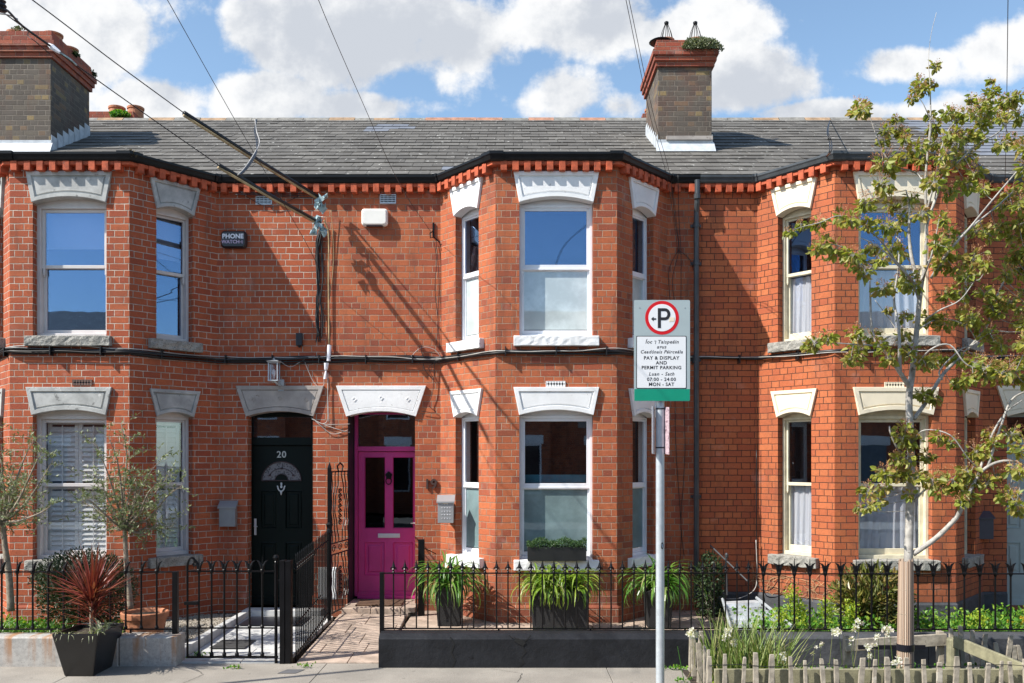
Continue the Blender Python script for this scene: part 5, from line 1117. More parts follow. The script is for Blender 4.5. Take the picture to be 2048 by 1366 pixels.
def leaf(mb, p, d, L, w_, fold=.25, n=None):
    d = d.normalized(); n = n or uv_(); s = d.cross(n)
    if s.length < 1e-4: s = d.orthogonal()
    s.normalize(); u_ = s.cross(d); f = u_ * (fold * w_); c = -u_ * L * .12
    mb.add([p, p + d * L * .32 + s * w_ * .5 + f, p + d * L * .70 + s * w_ * .40 + f + c * .5, p + d * L + c, p + d * L * .70 - s * w_ * .40 + f + c * .5, p + d * L * .32 - s * w_ * .5 + f], [[0, 1, 2, 3], [0, 3, 4, 5]])
def narrow(mb, p, d, L, w_):
    d = d.normalized(); s = d.cross(uv_()); s = s.normalized() if s.length > 1e-4 else d.orthogonal()
    mb.add([p, p + d * L * .5 + s * w_ * .5, p + d * L, p + d * L * .5 - s * w_ * .5], [[0, 1, 2, 3]])
def strap(mb, p, az, el, L, w_, droop, seg=6, twist=0):
    """arching strap leaf"""
    h = Vector((math.cos(az), math.sin(az), 0)); s = Vector((-h.y, h.x, 0)); e = el; q = Vector(p); vs = []
    for i in range(seg + 1):
        t = i / seg; ww = w_ * (.55 + .9 * t if t < .4 else (1 - t) ** .7 * 1.35) ; ww = max(ww, .001)
        nn = Vector((-h.x * math.sin(e), -h.y * math.sin(e), math.cos(e)))
        vs += [q + s * ww * .5 + nn * ww * .18, q, q - s * ww * .5 + nn * ww * .18]
        dd = h * math.cos(e) + Vector((0, 0, math.sin(e))); q = q + dd * (L / seg); e -= droop / seg * (.6 + t)
    mb.add(vs, [[i * 3 + j, i * 3 + j + 1, i * 3 + 4 + j, i * 3 + 3 + j] for i in range(seg) for j in (0, 1)])
def spl(pts, sub=5):
    out = []
    for i in range(len(pts) - 1):
        p0, p1, p2, p3 = pts[max(i - 1, 0)], pts[i], pts[i + 1], pts[min(i + 2, len(pts) - 1)]
        for k in range(sub):
            t = k / sub; out.append(.5 * ((2 * p1) + (p2 - p0) * t + (2 * p0 - 5 * p1 + 4 * p2 - p3) * t * t + (3 * p1 - p0 - 3 * p2 + p3) * t ** 3))
    return out + [pts[-1]]
# ---------------------------------------------------------------- street tree
TY = 8.40
TREE = thing('street_tree', 'slender street tree with pale grey bark and sparse olive leaves inside the picket pit', 'tree', px(1808, 1340, TY))
def br(l, r0, r1):   # l: (x,y,dY)
    P = spl([px(x, y, TY + dy) for x, y, dy in l], 5); n = len(P) - 1
    if r0 > .04: return P, [max(.0022, .046 * (1 - i / n) ** 1.25) for i in range(n + 1)]
    return P, [r0 + (r1 - r0) * (i / n) for i in range(n + 1)]
skel = []
tb = MB()
BR = [([(1809,1345,0),(1812,1220,0),(1817,1110,0),(1820,1000,0),(1822,900,0),(1818,800,0),(1824,750,0),(1831,687,0),(1838,610,0),(1843,570,0),(1850,530,0),(1853,450,0),(1851,367,0),(1856,300,0),(1861,240,0),(1860,170,0),(1857,120,0),(1862,70,0),(1873,25,0)], .048, .0015),
 ([(1820,775,0),(1800,745,-.1),(1780,715,-.2),(1764,699,-.25),(1752,688,-.25)], .024, .008),
 ([(1800,745,-.1),(1799,700,-.15),(1797,650,-.1),(1788,600,0),(1796,540,.05),(1800,480,.1)], .018, .005),
 ([(1841,585,0),(1824,519,.1),(1818,468,.15),(1819,418,.2),(1812,380,.2)], .020, .006),
 ([(1838,600,0),(1822,560,-.1),(1790,520,-.2),(1760,480,-.3),(1725,450,-.35),(1700,425,-.35)], .012, .004),
 ([(1842,580,0),(1800,535,-.3),(1762,497,-.4),(1720,475,-.45)], .010, .004),
 ([(1850,530,0),(1880,505,.2),(1925,468,.35),(1959,441,.45),(1996,411,.5),(2030,380,.5)], .018, .006),
 ([(1862,556,0),(1898,502,-.2),(1940,455,-.3),(1985,400,-.4),(2045,330,-.5)], .015, .006),
 ([(1853,450,0),(1872,395,.1),(1893,345,.15),(1920,320,.2),(1960,285,.25),(2000,262,.3),(2048,205,.3)], .014, .005),
 ([(1852,430,0),(1872,350,-.1),(1885,290,-.2),(1905,250,-.2),(1945,225,-.2)], .010, .004),
 ([(1851,367,0),(1830,345,.1),(1785,330,.1),(1760,290,.1),(1742,240,.1),(1735,222,.1)], .010, .003),
 ([(1851,367,0),(1858,290,0),(1862,250,-.05),(1850,215,-.1),(1838,195,-.1)], .006, .003),
 ([(1826,1108,0),(1871,1077,-.1),(1912,1036,-.2),(1929,1003,-.25),(1952,959,-.25),(1973,935,-.25),(2006,922,-.3),(2045,925,-.3)], .026, .009),
 ([(1976,932,-.25),(2000,858,-.2),(2023,800,-.15),(2060,780,-.1)], .013, .006),
 ([(1956,950,-.25),(1985,868,-.1),(2013,824,0),(2045,800,.1)], .012, .005),
 ([(1828,838,0),(1855,800,.1),(1878,760,.2),(1898,735,.25),(1918,717,.3),(1952,680,.35),(1975,650,.4),(1995,590,.45),(2020,540,.5),(2050,500,.5)], .020, .006),
 ([(1885,760,.2),(1880,740,.2),(1920,700,.2),(1945,690,.2),(1985,660,.2)], .009, .004),
 ([(1814,920,0),(1794,895,-.1),(1781,865,-.15),(1779,852,-.15)], .012, .007),
 ([(1828,1003,0),(1851,979,-.1),(1880,968,-.15),(1905,958,-.2)], .012, .005),
 ([(1826,880,0),(1850,860,-.2),(1900,870,-.3),(1935,915,-.3),(1955,935,-.25)], .006, .005),
 ([(1760,695,-.25),(1735,690,-.3),(1700,688,-.35),(1660,685,-.4),(1625,680,-.4)], .008, .003),
 ([(1742,660,-.2),(1742,610,-.2),(1740,570,-.2)], .007, .004), ([(1752,688,-.25),(1742,640,-.25),(1740,560,-.25),(1745,530,-.25)], .010, .004),
 ([(1762,497,-.4),(1735,540,-.35),(1700,505,-.4),(1672,490,-.45),(1640,490,-.45)], .007, .003),
 ([(1720,455,-.4),(1680,432,-.45),(1640,445,-.5),(1600,455,-.5),(1575,465,-.5)], .006, .002),
 ([(1845,560,0),(1860,520,-.3),(1870,480,-.3),(1880,430,-.3)], .009, .003), ([(1850,640,0),(1880,620,-.2),(1920,600,-.3),(1950,560,-.3)], .009, .003),
 ([(1835,660,0),(1870,640,.2),(1905,640,.3),(1940,660,.35),(1960,700,.3)], .008, .003), ([(1830,700,0),(1800,670,.2),(1780,640,.25),(1750,600,.2)], .007, .003),
 ([(1826,740,0),(1860,700,-.3),(1900,690,-.35),(1935,730,-.4),(1990,740,-.4),(2030,745,-.4)], .009, .004)]
for l, r0, r1 in BR:
    P, rr = br(l, r0, r1); tb.tube(P, rr, 9 if r0 > .02 else 6); skel += P[2:]
cl6 = [(1140,70,80),(1280,45,60),(1380,60,50),(1200,110,50),(1130,200,55),(1160,240,40),(1310,290,40),(1050,320,60),(1200,330,40),(1380,380,50),(900,400,60),(960,420,50),(1050,440,40),(760,430,50),(660,440,30),(590,490,25),(1220,470,60),(1160,450,60),(1260,400,50),(1500,410,40),(800,560,60),(760,590,50),(870,600,60),(960,620,60),(1000,670,60),(1030,730,50),(1080,590,40),(1200,580,60),(1240,620,60),(1130,660,40),(1300,760,60),(1250,790,50),(1330,800,50),(1140,820,45),(1180,830,30),(1470,560,70),(1540,500,70),(1520,620,70),(1480,680,60),(1600,700,60),(1680,640,70),(1750,690,50),(1650,750,60),(1600,840,60),(1530,870,40),(1750,850,50),(1820,870,50),(1700,480,50),(1780,500,60),(1850,450,70),(1900,500,60),(1650,200,60),(1690,130,60),(1750,230,40),(1560,60,60),(1500,50,50),(1640,20,60),(1480,130,60),(1450,190,60),(1540,250,50),(1900,260,70),(1950,330,60),(1870,330,50),(1960,440,60),(1900,650,60),(1950,600,50),(1940,700,60),(1880,740,50),(1900,900,60),(1840,960,60),(1800,940,50),(1640,980,60),(1680,1000,60),(1600,1010,50),(1720,1050,60),(1780,1100,60),(1850,1160,60),(1460,1000,60),(1400,1010,50),(1520,1040,50),(1280,990,30),(1180,950,18),(980,1090,50),(1080,1110,50),(1130,1160,50),(820,1120,50),(740,1140,50),(700,1170,28),(1000,1190,60),(960,1240,50),(1180,1240,50),(1240,1190,50),(1270,1100,40),(1300,1200,50),(1400,1250,60),(1480,1250,60),(1600,1240,60),(1700,1260,60),(1760,1290,60),(1850,1320,60),(1900,1280,50),(1960,1010,50)]
cl3 = [(1540,80,50),(1600,50,50),(1700,30,50),(1800,40,60),(1860,60,40),(1330,140,50),(1390,170,40),(1220,350,50),(1200,400,60),(1260,420,50),(1170,530,40),(1220,520,50),(1340,520,50),(1160,610,70),(1100,620,60),(1230,620,60),(1300,640,60),(1380,650,60),(1440,700,60),(1500,650,60),(1560,720,60),(1600,760,50),(1550,780,40),(1590,600,60),(1620,660,60),(1410,400,40),(1480,420,50),(1640,480,60),(1700,500,60),(1740,440,50),(1720,380,40),(1850,380,60),(1900,480,50),(1860,590,50),(1900,600,40),(1830,740,60),(1870,790,60),(1890,840,25),(1700,670,50),(1760,620,40),(1000,720,50),(1060,780,40),(1000,810,40),(1100,700,45),(940,820,18),(1240,740,30)]
cl1 = [(540,960,70),(520,1030,60),(590,1000,60),(1240,600,40),(1100,760,70),(1060,830,60),(1140,810,50),(1020,900,35),(1205,770,25),(1180,1050,30),(790,1180,60),(870,1090,35),(900,1200,50),(960,1220,45),(760,1280,50),(960,1270,40),(1240,1150,60),(1210,1190,50),(1350,1030,60),(1420,1050,60),(1500,1040,60),(1560,900,45),(1640,960,70),(1700,900,50),(1760,830,50),(1600,1040,60),(1680,1040,60),(1760,1060,60),(1800,960,60),(1860,930,60),(1920,900,60),(1980,900,60),(1900,1020,60),(1840,1080,60),(2000,1080,60),(1660,1130,60),(1100,1340,60),(1220,1310,60),(1350,1250,60),(1420,1290,70),(1500,1240,70),(1580,1230,60),(1640,1260,50),(1420,1200,50),(1850,1300,60),(1960,1280,60),(2020,1330,60),(1800,1340,40),(1740,735,15)]
C = [(x / 2.97 + 1380, y / 2.97 + 300, r / 2.97) for x, y, r in cl6] + [(x / 2.969 + 1400, y / 2.969 + 740, r / 2.969) for x, y, r in cl3] + [(x / 4.554 + 1600, y / 4.554, r / 4.554) for x, y, r in cl1]
C += [(2052, 300 + 35 * i, 18) for i in range(14)] + [(2075, 290 + 45 * i, 20) for i in range(12)] + [(2100, 330 + 60 * i, 18) for i in range(8)]
crown = MB(); buds = MB(); skx = [(p, p.x / p.y, (p.z - CZ) / p.y) for p in skel]
for x, y, r in C:
    # nearest branch as it stands, then the cluster takes its depth from there
    a, b_ = (x - 1024) / F, (HY - y) / F
    bp = min(skx, key=lambda q: (q[1] - a) ** 2 + (q[2] - b_) ** 2 + rn.uniform(0, 1e-5))[0]
    Yc = bp.y + rn.uniform(-.16, .16); c = px(x, y, Yc); rad = r * Yc / F
    st = c - Vector((0, 0, rad * .6)); mid = bp.lerp(st, .5) + Vector((0, 0, -.015)) + uv_() * .02
    if (c - bp).length > .02: tb.tube(spl([bp, mid, st, c], 3), [.0045] + [.0035] * 8 + [.002], 4)
    n = int(13 + r * 1.35)
    for _ in range(n):
        o = uv_(); o = Vector((o.x, o.y * .8, o.z * .75)) * rad * rn.uniform(.15, 1.35); d = (o.normalized() if o.length > 0 else uv_()) * .7 + uv_() * .5 + Vector((0, 0, -.45))
        L = rn.uniform(.036, .070) * (.80 + r / 60); leaf(crown, c + o * .8, d, L, L * rn.uniform(.55, .75), .2)
        if rn.random() < .6: tb.tube([c - Vector((0, 0, rad * .4)), c + o * .3, c + o * .85], .0013, 3, False)
    for _ in range(int(n * .55)):
        o = uv_(); o.z = abs(o.z); q = c + o * rad * rn.uniform(.7, 1.25) + Vector((0, 0, rad * .25))
        buds.tube([c + o * rad * .5, q], .0008, 3, False)
        for k in range(4): e = q + uv_() * .014; narrow(buds, e, uv_(), .012, .009)
tr_ = tb.build('trunk', BARKG, TREE, smooth=True); crown.build('crown', LTREE, TREE); buds.build('seed_heads', LBUD, TREE)
# reed wrap round the trunk
m = MB(); a0 = px(1810, 1337, TY); a1 = px(1812, 1120, TY)
for i in range(26):
    t = i * 6.2832 / 26; rr = .052; j = rn.uniform(-.004, .004)
    m.tube([(a0.x + (rr + .018) * math.cos(t), a0.y + (rr + .018) * math.sin(t), -.03), (a0.x * .5 + a1.x * .5 + (rr + .010 + j) * math.cos(t), a0.y + (rr + .01 + j) * math.sin(t), .6), (a1.x + (rr + .004) * math.cos(t), a1.y + (rr + .004) * math.sin(t), a1.z + rn.uniform(-.015, .02))], .0088, 5)
REED = leafmat("split_reed", [(.30,.20,.14),(.42,.32,.24),(.22,.14,.10),(.50,.40,.31)], .0, .9)
wr = m.build('reed_wrap', REED, TREE)
m = MB()
m.build('x', BARKO, wr) if False else None
for z in (.22, .45, .68, .90): m = MB(); m.lathe((a0.x * (1 - z) + a1.x * z, a0.y, z), [(.0725 - .01 * z, -.003), (.075 - .01 * z, 0), (.0725 - .01 * z, .003)], 20); m.build('binding_wire', BARKO, wr)
m = MB(); zc = px(0, 1294, TY).z; m.lathe((a0.x + .004, a0.y, zc), [(.074, -.030), (.078, -.030), (.078, .030), (.074, .030)], 24); m.build('rubber_strap', BPLAST, wr)
# ---------------------------------------------------------------- small trees: olives
def olive(base, pts, fork, label, seed, crownbox, r0=.034, n1=16):
    """crownbox: (x0,x1,y0,y1) in photo pixels at the tree's depth"""
    rnd = random.Random(seed); Yt = base.y
    T = thing('olive_tree', label, 'olive tree', base)
    t = MB(); P = spl(pts, 5); t.tube(P, [r0 + (r0 * .62 - r0) * i / (len(P) - 1) for i in range(len(P))], 9); f = P[-1]; lv = MB(); x0, x1, y0, y1 = crownbox
    for i in range(n1):
        tx = x0 + (x1 - x0) * (i + rnd.uniform(.1, .9)) / n1; ty = y0 + (y1 - y0) * rnd.random() ** .9
        # rounded crown outline
        u_ = (tx - (x0 + x1) / 2) / ((x1 - x0) / 2); ty = max(ty, y0 + (y1 - y0) * .45 * (abs(u_) ** 1.6)); tip = px(tx, ty, Yt + rnd.uniform(-.5, .5))
        k = f.lerp(tip, .35) + Vector((rnd.uniform(-.03, .03), rnd.uniform(-.05, .05), -.04 + rnd.uniform(-.03, .02))); mid = f.lerp(tip, .7) + Vector((rnd.uniform(-.05, .05), rnd.uniform(-.05, .05), rnd.uniform(-.04, .05)))
        Q = spl([f, k, mid, tip], 6); t.tube(Q, [r0 * .46 * (1 - j / len(Q)) ** 1.2 + .0022 for j in range(len(Q))], 5)
        for j in range(5, len(Q)):
            for s_ in range(rnd.choice((1, 2, 2))):
                a = Q[j]; d = Vector((rnd.uniform(-1, 1), rnd.uniform(-1, 1), rnd.uniform(-.45, .9))).normalized(); L = rnd.uniform(.12, .36)
                W_ = [a, a + d * L * .5 + Vector((0, 0, .01)), a + d * L + Vector((0, 0, rnd.uniform(-.03, .03)))]; t.tube(W_, [.002, .0014, .0008], 4, False)
                for q in range(rnd.randint(7, 13)):
                    pp = W_[0].lerp(W_[2], rnd.uniform(.35, 1.0)); narrow(lv, pp, d * .5 + Vector((rnd.uniform(-1, 1), rnd.uniform(-1, 1), rnd.uniform(-.6, 1))), rnd.uniform(.034, .056), rnd.uniform(.011, .017))
    t.build('trunk', BARKO, T, smooth=True); lv.build('crown', LOLIVE, T); return T
Yo = 9.95
olive(px(262, 1218, Yo), [px(262, 1218, Yo), px(255, 1150, Yo), px(251, 1090, Yo), px(249, 1055, Yo)], None, 'bare stemmed olive tree in the terracotta pot before the left bay', 5, (158, 366, 838, 1058), n1=17)
olive(px(22, 1222, Yo), [px(22, 1222, Yo), px(18, 1150, Yo), px(10, 1090, Yo), px(6, 1045, Yo)], None, 'olive tree cut off by the left edge of the photo', 8, (-90, 112, 838, 1040), r0=.040, n1=17)
# terracotta pot
b = MB(); c0 = px(290, 1262, Yo); zt_ = px(0, 1222, Yo).z; cz0 = .05; h_ = zt_ - cz0
prof = [(.15, 0)] + [(.15 + .075 * t / 7 + (.006 if t % 2 else 0), h_ * .82 * t / 7) for t in range(8)] + [(.245, h_ * .84), (.25, h_ * .98), (.235, h_), (.215, h_ * .97), (.20, h_ * .85)]
b.lathe((c0.x, Yo, cz0), prof, 32); pt = b.build('plant_pot', TERRA, loc=(c0.x, Yo, cz0), smooth=False, label='round ribbed terracotta pot holding the olive tree', category='plant pot')
b = MB(); b.lathe((c0.x, Yo, cz0 + h_ * .86), [(.21, 0), (.16, .02), (.0, .03)], 20); b.build('potting_soil', SOIL, pt)
# ---------------------------------------------------------------- big black planter with the red cordyline
Yp = 8.75; x0, x1 = px(102, 0, Yp).x, px(196, 0, Yp).x; zt_ = px(0, 1268, Yp).z; dp = .62
T = thing('planter', 'large tapered glossy black planter on the pavement before the granite wall', 'planter', ((x0 + x1) / 2, Yp + dp / 2, 0))
GLB = mat("glossy_black_planter", (.007,.007,.0075), .32, var=.25, bump=.25, bs=30, coat=.2, spots=[((.16,.085,.035), 3.2, .66)])
b = MB(); k = .085
b.add([(x0 + k, Yp + k, 0), (x1 - k, Yp + k, 0), (x1 - k, Yp + dp - k, 0), (x0 + k, Yp + dp - k, 0), (x0, Yp, zt_), (x1, Yp, zt_), (x1, Yp + dp, zt_), (x0, Yp + dp, zt_), (x0 + .025, Yp + .025, zt_), (x1 - .025, Yp + .025, zt_), (x1 - .025, Yp + dp - .025, zt_), (x0 + .025, Yp + dp - .025, zt_), (x0 + .03, Yp + .03, zt_ - .06), (x1 - .03, Yp + .03, zt_ - .06), (x1 - .03, Yp + dp - .03, zt_ - .06), (x0 + .03, Yp + dp - .03, zt_ - .06)],
      [[3, 2, 1, 0], [0, 1, 5, 4], [1, 2, 6, 5], [2, 3, 7, 6], [3, 0, 4, 7], [4, 5, 9, 8], [5, 6, 10, 9], [6, 7, 11, 10], [7, 4, 8, 11], [8, 9, 13, 12], [9, 10, 14, 13], [10, 11, 15, 14], [11, 8, 12, 15]])
b.build('tub', GLB, T, bevel=.03)
b = MB(); b.quad((x0 + .03, Yp + .03, zt_ - .05), (x1 - .03, Yp + .03, zt_ - .05), (x1 - .03, Yp + dp - .03, zt_ - .05), (x0 + .03, Yp + dp - .03, zt_ - .05)); b.build('potting_soil', SOIL, T)
hc = px(184, 1188, Yp + .25)
CD = thing('cordyline', 'spiky dark red cordyline growing in the glossy black planter', 'plant', (hc.x, hc.y, zt_))
b = MB(); b.tube([(hc.x, hc.y, zt_ - .05), (hc.x - .005, hc.y, hc.z)], [.026, .018], 8); b.build('stem', BARKO, CD)
b = MB(); rnd = random.Random(12)
for i in range(120):
    el = rnd.uniform(-.25, 1.5) if i % 3 else rnd.uniform(.2, 1.2); L = rnd.uniform(.40, .62) * (1 if el > .2 else .8)
    strap(b, (hc.x + rnd.uniform(-.015, .015), hc.y + rnd.uniform(-.015, .015), hc.z - rnd.uniform(-.02, .14)), rnd.uniform(0, 6.28), el, L, rnd.uniform(.018, .030), rnd.uniform(.02, .30), 5)
for i in range(80): strap(b, (hc.x + rnd.uniform(-.015, .015), hc.y, zt_ + rnd.uniform(.02, .30)), rnd.uniform(0, 6.28), rnd.uniform(-.1, 1.0), rnd.uniform(.20, .44), rnd.uniform(.012, .020), rnd.uniform(.1, .5), 5)
b.build('leaves', LRED, CD)
VAR = leafmat("variegated_strap", [(.22,.26,.14),(.50,.50,.36),(.14,.20,.08),(.40,.42,.26)], .25)
b = MB(); q = px(203, 1262, Yp + .2)
for i in range(16): strap(b, (q.x + rnd.uniform(-.05, .05), q.y - rnd.uniform(-.1, .12), zt_ - .04), rnd.uniform(0, 6.28), rnd.uniform(.6, 1.5), rnd.uniform(.16, .28), rnd.uniform(.022, .034), rnd.uniform(.8, 2.4), 7)
for i in range(30): q2 = px(rnd.uniform(108, 190), 1266, Yp + rnd.uniform(.02, .2)); strap(b, (q2.x, q2.y, zt_ - .03), rnd.uniform(3.6, 5.8), rnd.uniform(.1, 1), rnd.uniform(.08, .18), .009, rnd.uniform(1.2, 2.6), 5)
b.build('variegated_plant', VAR, loc=(q.x, q.y, zt_ - .05), label='small variegated trailing plant at the rim of the black planter', category='plant')
# ---------------------------------------------------------------- shrubs
def shrub(name, label, cat, c, rx, ry, rz, n, m, L, wl, stems=40, down=-.1, seed=1, narrowleaf=False, zmin=.08):
    global rn
    rn = random.Random(seed); T = thing(name, label, cat, (c[0], c[1], zmin)); st = MB(); lv = MB(); C_ = Vector(c); base = Vector((c[0], c[1], zmin))
    lob = [(uv_(), rn.uniform(.75, 1.1)) for _ in range(9)]
    def rad(d): return max(.55, min(1.12, sum(k * max(0, d.dot(v)) ** 4 for v, k in lob) ** .35 + .25))
    for i in range(stems):
        d = uv_(); d.z = abs(d.z) * .9 + .1; d.normalize(); k = rad(d) * rn.uniform(.6, .98); tip = C_ + Vector((d.x * rx, d.y * ry, d.z * rz)) * k
        st.tube(spl([base + Vector((rn.uniform(-.05, .05), rn.uniform(-.05, .05), 0)), base.lerp(tip, .5) + uv_() * .04, tip], 3), [.007, .006, .005, .004, .003, .002, .0015], 4, False)
    for i in range(n):
        d = uv_(); k = rad(d) * rn.random() ** .4; p = C_ + Vector((d.x * rx, d.y * ry, d.z * rz)) * k
        if p.z < zmin: continue
        dd = Vector((d.x, d.y, d.z + .3)) * .6 + uv_() * .7 + Vector((0, 0, down)); l_ = L * rn.uniform(.65, 1.25)
        (narrow(lv, p, dd, l_, l_ * wl) if narrowleaf else leaf(lv, p, dd, l_, l_ * wl, .2))
    st.build('stems', BARKO, T); lv.build('foliage', m, T); return T
c = px(165, 1172, 10.4); shrub('shrub', 'dense dark green shrub behind the railing, behind the red cordyline', 'shrub', (c.x, 10.4, c.z - .05), .54, .36, .42, 15000, LDARK, .045, .30, 26, .2, 21, True)
c = px(1742, 1208, 10.3); shrub('shrub', 'bronze tipped leafy shrub behind the tulip railing, left of the tree trunk', 'shrub', (c.x, 10.3, c.z - .02), .40, .30, .40, 2600, LBRONZE, .095, .28, 24, .15, 22)
c = px(1425, 1168, 11.6); shrub('shrub', 'dark leafy climber in the corner beside the downpipe', 'shrub', (c.x, 11.75, c.z - .1), .17, .16, .46, 1500, LDARK, .05, .6, 20, -.2, 23)
# boxwood in the sill planter
Yw = YF - .03; x0, x1 = px(1055, 0, Yw).x, px(1171, 0, Yw).x; z0, z1 = .86, px(0, 1092, Yw).z
T = thing('window_box', 'black rectangular window box on the white ground floor sill', 'window box', ((x0 + x1) / 2, Yw, z0))
b = MB(); bars(b, x0, x1, 0, 0, 0, 0, 0) if False else None
b.box(x0, x1, Yw - .13, Yw - .115, z0, z1); b.box(x0, x1, Yw + .045, Yw + .06, z0, z1); b.box(x0, x0 + .015, Yw - .115, Yw + .045, z0, z1); b.box(x1 - .015, x1, Yw - .115, Yw + .045, z0, z1); b.box(x0 + .015, x1 - .015, Yw - .115, Yw + .045, z0, z0 + .01); b.build('box', mat("matt_black_planter", (.014,.014,.015), .5, bump=.2), T)
b = MB(); b.box(x0 + .016, x1 - .016, Yw - .114, Yw + .044, z0 + .05, z1 - .03); b.build('potting_soil', SOIL, T)
rn = random.Random(31); b = MB()
for i in range(3800):
    x = rn.uniform(x0 - .005, x1 + .005); y = rn.uniform(Yw - .15, Yw + .07); hh = .105 + .022 * math.sin(x * 22) + .012 * math.sin(x * 51 + y * 30); z = z1 - .03 + hh * rn.random() ** .5
    narrow(b, Vector((x, y, z)), uv_() + Vector((0, 0, .5)), rn.uniform(.014, .024), .011)
b.build('box_hedge', LBOX, loc=((x0 + x1) / 2, Yw, z1 - .03), label='clipped green boxwood filling the black window box', category='plant')
# agapanthus in square tapered black planters
def stucco(): return mat("textured_black_planter", (.014,.014,.015), .8, var=.2, bump=1, bs=160, bd=.006)
STU = stucco()
def potplant(cx, cy, wt, wb_, dp, h_, n, m, lab, lab2, seed, L=(.45, .70), zb=.078):
    T = thing('planter', lab, 'planter', (cx, cy, zb)); b = MB(); b.frustum(cx - wb_ / 2, cx + wb_ / 2, cy - dp * wb_ / wt / 2, cy + dp * wb_ / wt / 2, zb, cx - wt / 2, cx + wt / 2, cy - dp / 2, cy + dp / 2, zb + h_); b.build('tub', STU, T, bevel=.006)
    b = MB(); b.box(cx - wt / 2 + .02, cx + wt / 2 - .02, cy - dp / 2 + .02, cy + dp / 2 - .02, zb + h_ - .02, zb + h_ + .006); b.build('potting_soil', SOIL, T)
    b = MB(); rnd = random.Random(seed)
    for i in range(n): strap(b, (cx + rnd.uniform(-wt * .38, wt * .38), cy + rnd.uniform(-dp * .35, dp * .35), zb + h_), rnd.uniform(0, 6.28), rnd.uniform(.35, 1.5), rnd.uniform(*L), rnd.uniform(.022, .040), rnd.uniform(1.8, 3.7), 9)
    b.build('agapanthus', m, loc=(cx, cy, zb + h_), label=lab2, category='plant')
potplant(px(899, 0, 11.2).x, 11.2, .33, .27, .33, .47, 190, LAGA, 'tapered square black planter below the left side window of the middle bay', 'arching dark green strap leaved plant left of the middle bay', 41)
potplant(px(1119, 0, 10.65).x, 10.65, .68, .62, .30, .50, 320, LAGAY, 'long black trough planter below the middle bay front window', 'lime green strap leaved plants spilling over the long trough', 42, L=(.38, .58))
potplant(px(1316, 0, 11.05).x, 11.05, .33, .27, .33, .45, 190, LAGA, 'square black planter behind the sign pole', 'green strap leaved plant behind the sign pole', 43)
# ---------------------------------------------------------------- ground cover
def cover(name, label, x0, x1, y0, y1, z, n, m, L, kindn=0, seed=1, hz=.10, patchy=.4):
    rnd = random.Random(seed); b = MB(); global rn; rn = rnd
    for i in range(n):
        x, y = rnd.uniform(x0, x1), rnd.uniform(y0, y1); d = .5 + .5 * math.sin(x * 5.1 + seed) * math.cos(y * 4.3 + seed * 2)
        if rnd.random() > d + (1 - patchy): continue
        h = hz * (.4 + d) * rnd.random()
        if kindn == 0: leaf(b, Vector((x, y, z + h)), uv_() + Vector((0, 0, .6)), L * rnd.uniform(.6, 1.3), L * .7)
        else: strap(b, (x, y, z), rnd.uniform(0, 6.28), rnd.uniform(.7, 1.5), L * rnd.uniform(.6, 1.3), .012, rnd.uniform(.8, 2.4), 5)
    return b.build(name, m, kind='stuff', label=label, category='plants')
cover('ground_cover', 'bright green leafy weeds in the bed behind the tulip railing', 2.6, 6.6, 9.55, 11.1, .08, 5200, LWEED, .05, 0, 51, .24)
cover('ground_cover', 'grassy green tufts in the bed behind the tulip railing', 2.7, 6.6, 9.55, 10.9, .08, 1300, LWEED, .24, 1, 52, .2)
cover('ground_cover', 'green grassy plants behind the granite wall at the left edge', -5.9, -4.85, 9.56, 10.3, .08, 1500, LAGA, .30, 1, 53, .3)
cover('ground_cover', 'mixed green weeds under the dark shrub', -6.2, -4.1, 9.56, 10.6, .08, 2600, LWEED, .045, 0, 54, .20)
rn = random.Random(55); b = MB()
for cx_, cy_ in ((1585, 1195), (1600, 1225), (1560, 1240), (1655, 1218), (1700, 1225), (1955, 1245)):
    c = px(cx_, cy_, 10.0)
    for i in range(180): o = uv_(); p = c + Vector((o.x * .10, o.y * .1, o.z * .15)) * rn.random() ** .5; leaf(b, p, uv_() + Vector((0, 0, .5)), .035, .02)
b.build('spurge', leafmat("yellow_green_spurge", [(.26,.36,.03),(.40,.46,.04),(.16,.30,.03)], .35), kind='stuff', label='yellow green spurge clumps before the right bay', category='plants')
rn = random.Random(56); b = MB()
for k in range(7):
    c = px(rn.uniform(2015, 2048), rn.uniform(1232, 1250), 9.7)
    for i in range(9): a = i * .698; narrow(b, c, Vector((math.cos(a), -.3, math.sin(a))), .022, .010)
b.build('yellow_flowers', YFLO, kind='stuff', label='small yellow flowers at the right edge behind the railing', category='flowers')
rn = random.Random(57); b = MB()
for cx_, cy_, Yc in ((465, 1335, 9.15), (610, 1331, 9.2), (1357, 1328, 9.1), (1366, 1332, 8.6), (385, 1290, 9.6), (400, 1275, 9.75), (1348, 1330, 9.12)):
    c = px(cx_, cy_, Yc); c.z = .005
    for i in range(26): leaf(b, c + Vector((rn.gauss(0, .05), rn.gauss(0, .02), rn.uniform(0, .03))), uv_() + Vector((0, 0, .7)), .03, .018)
b.build('pavement_weeds', LWEED, kind='stuff', label='little weeds sprouting at the foot of the walls', category='weeds')
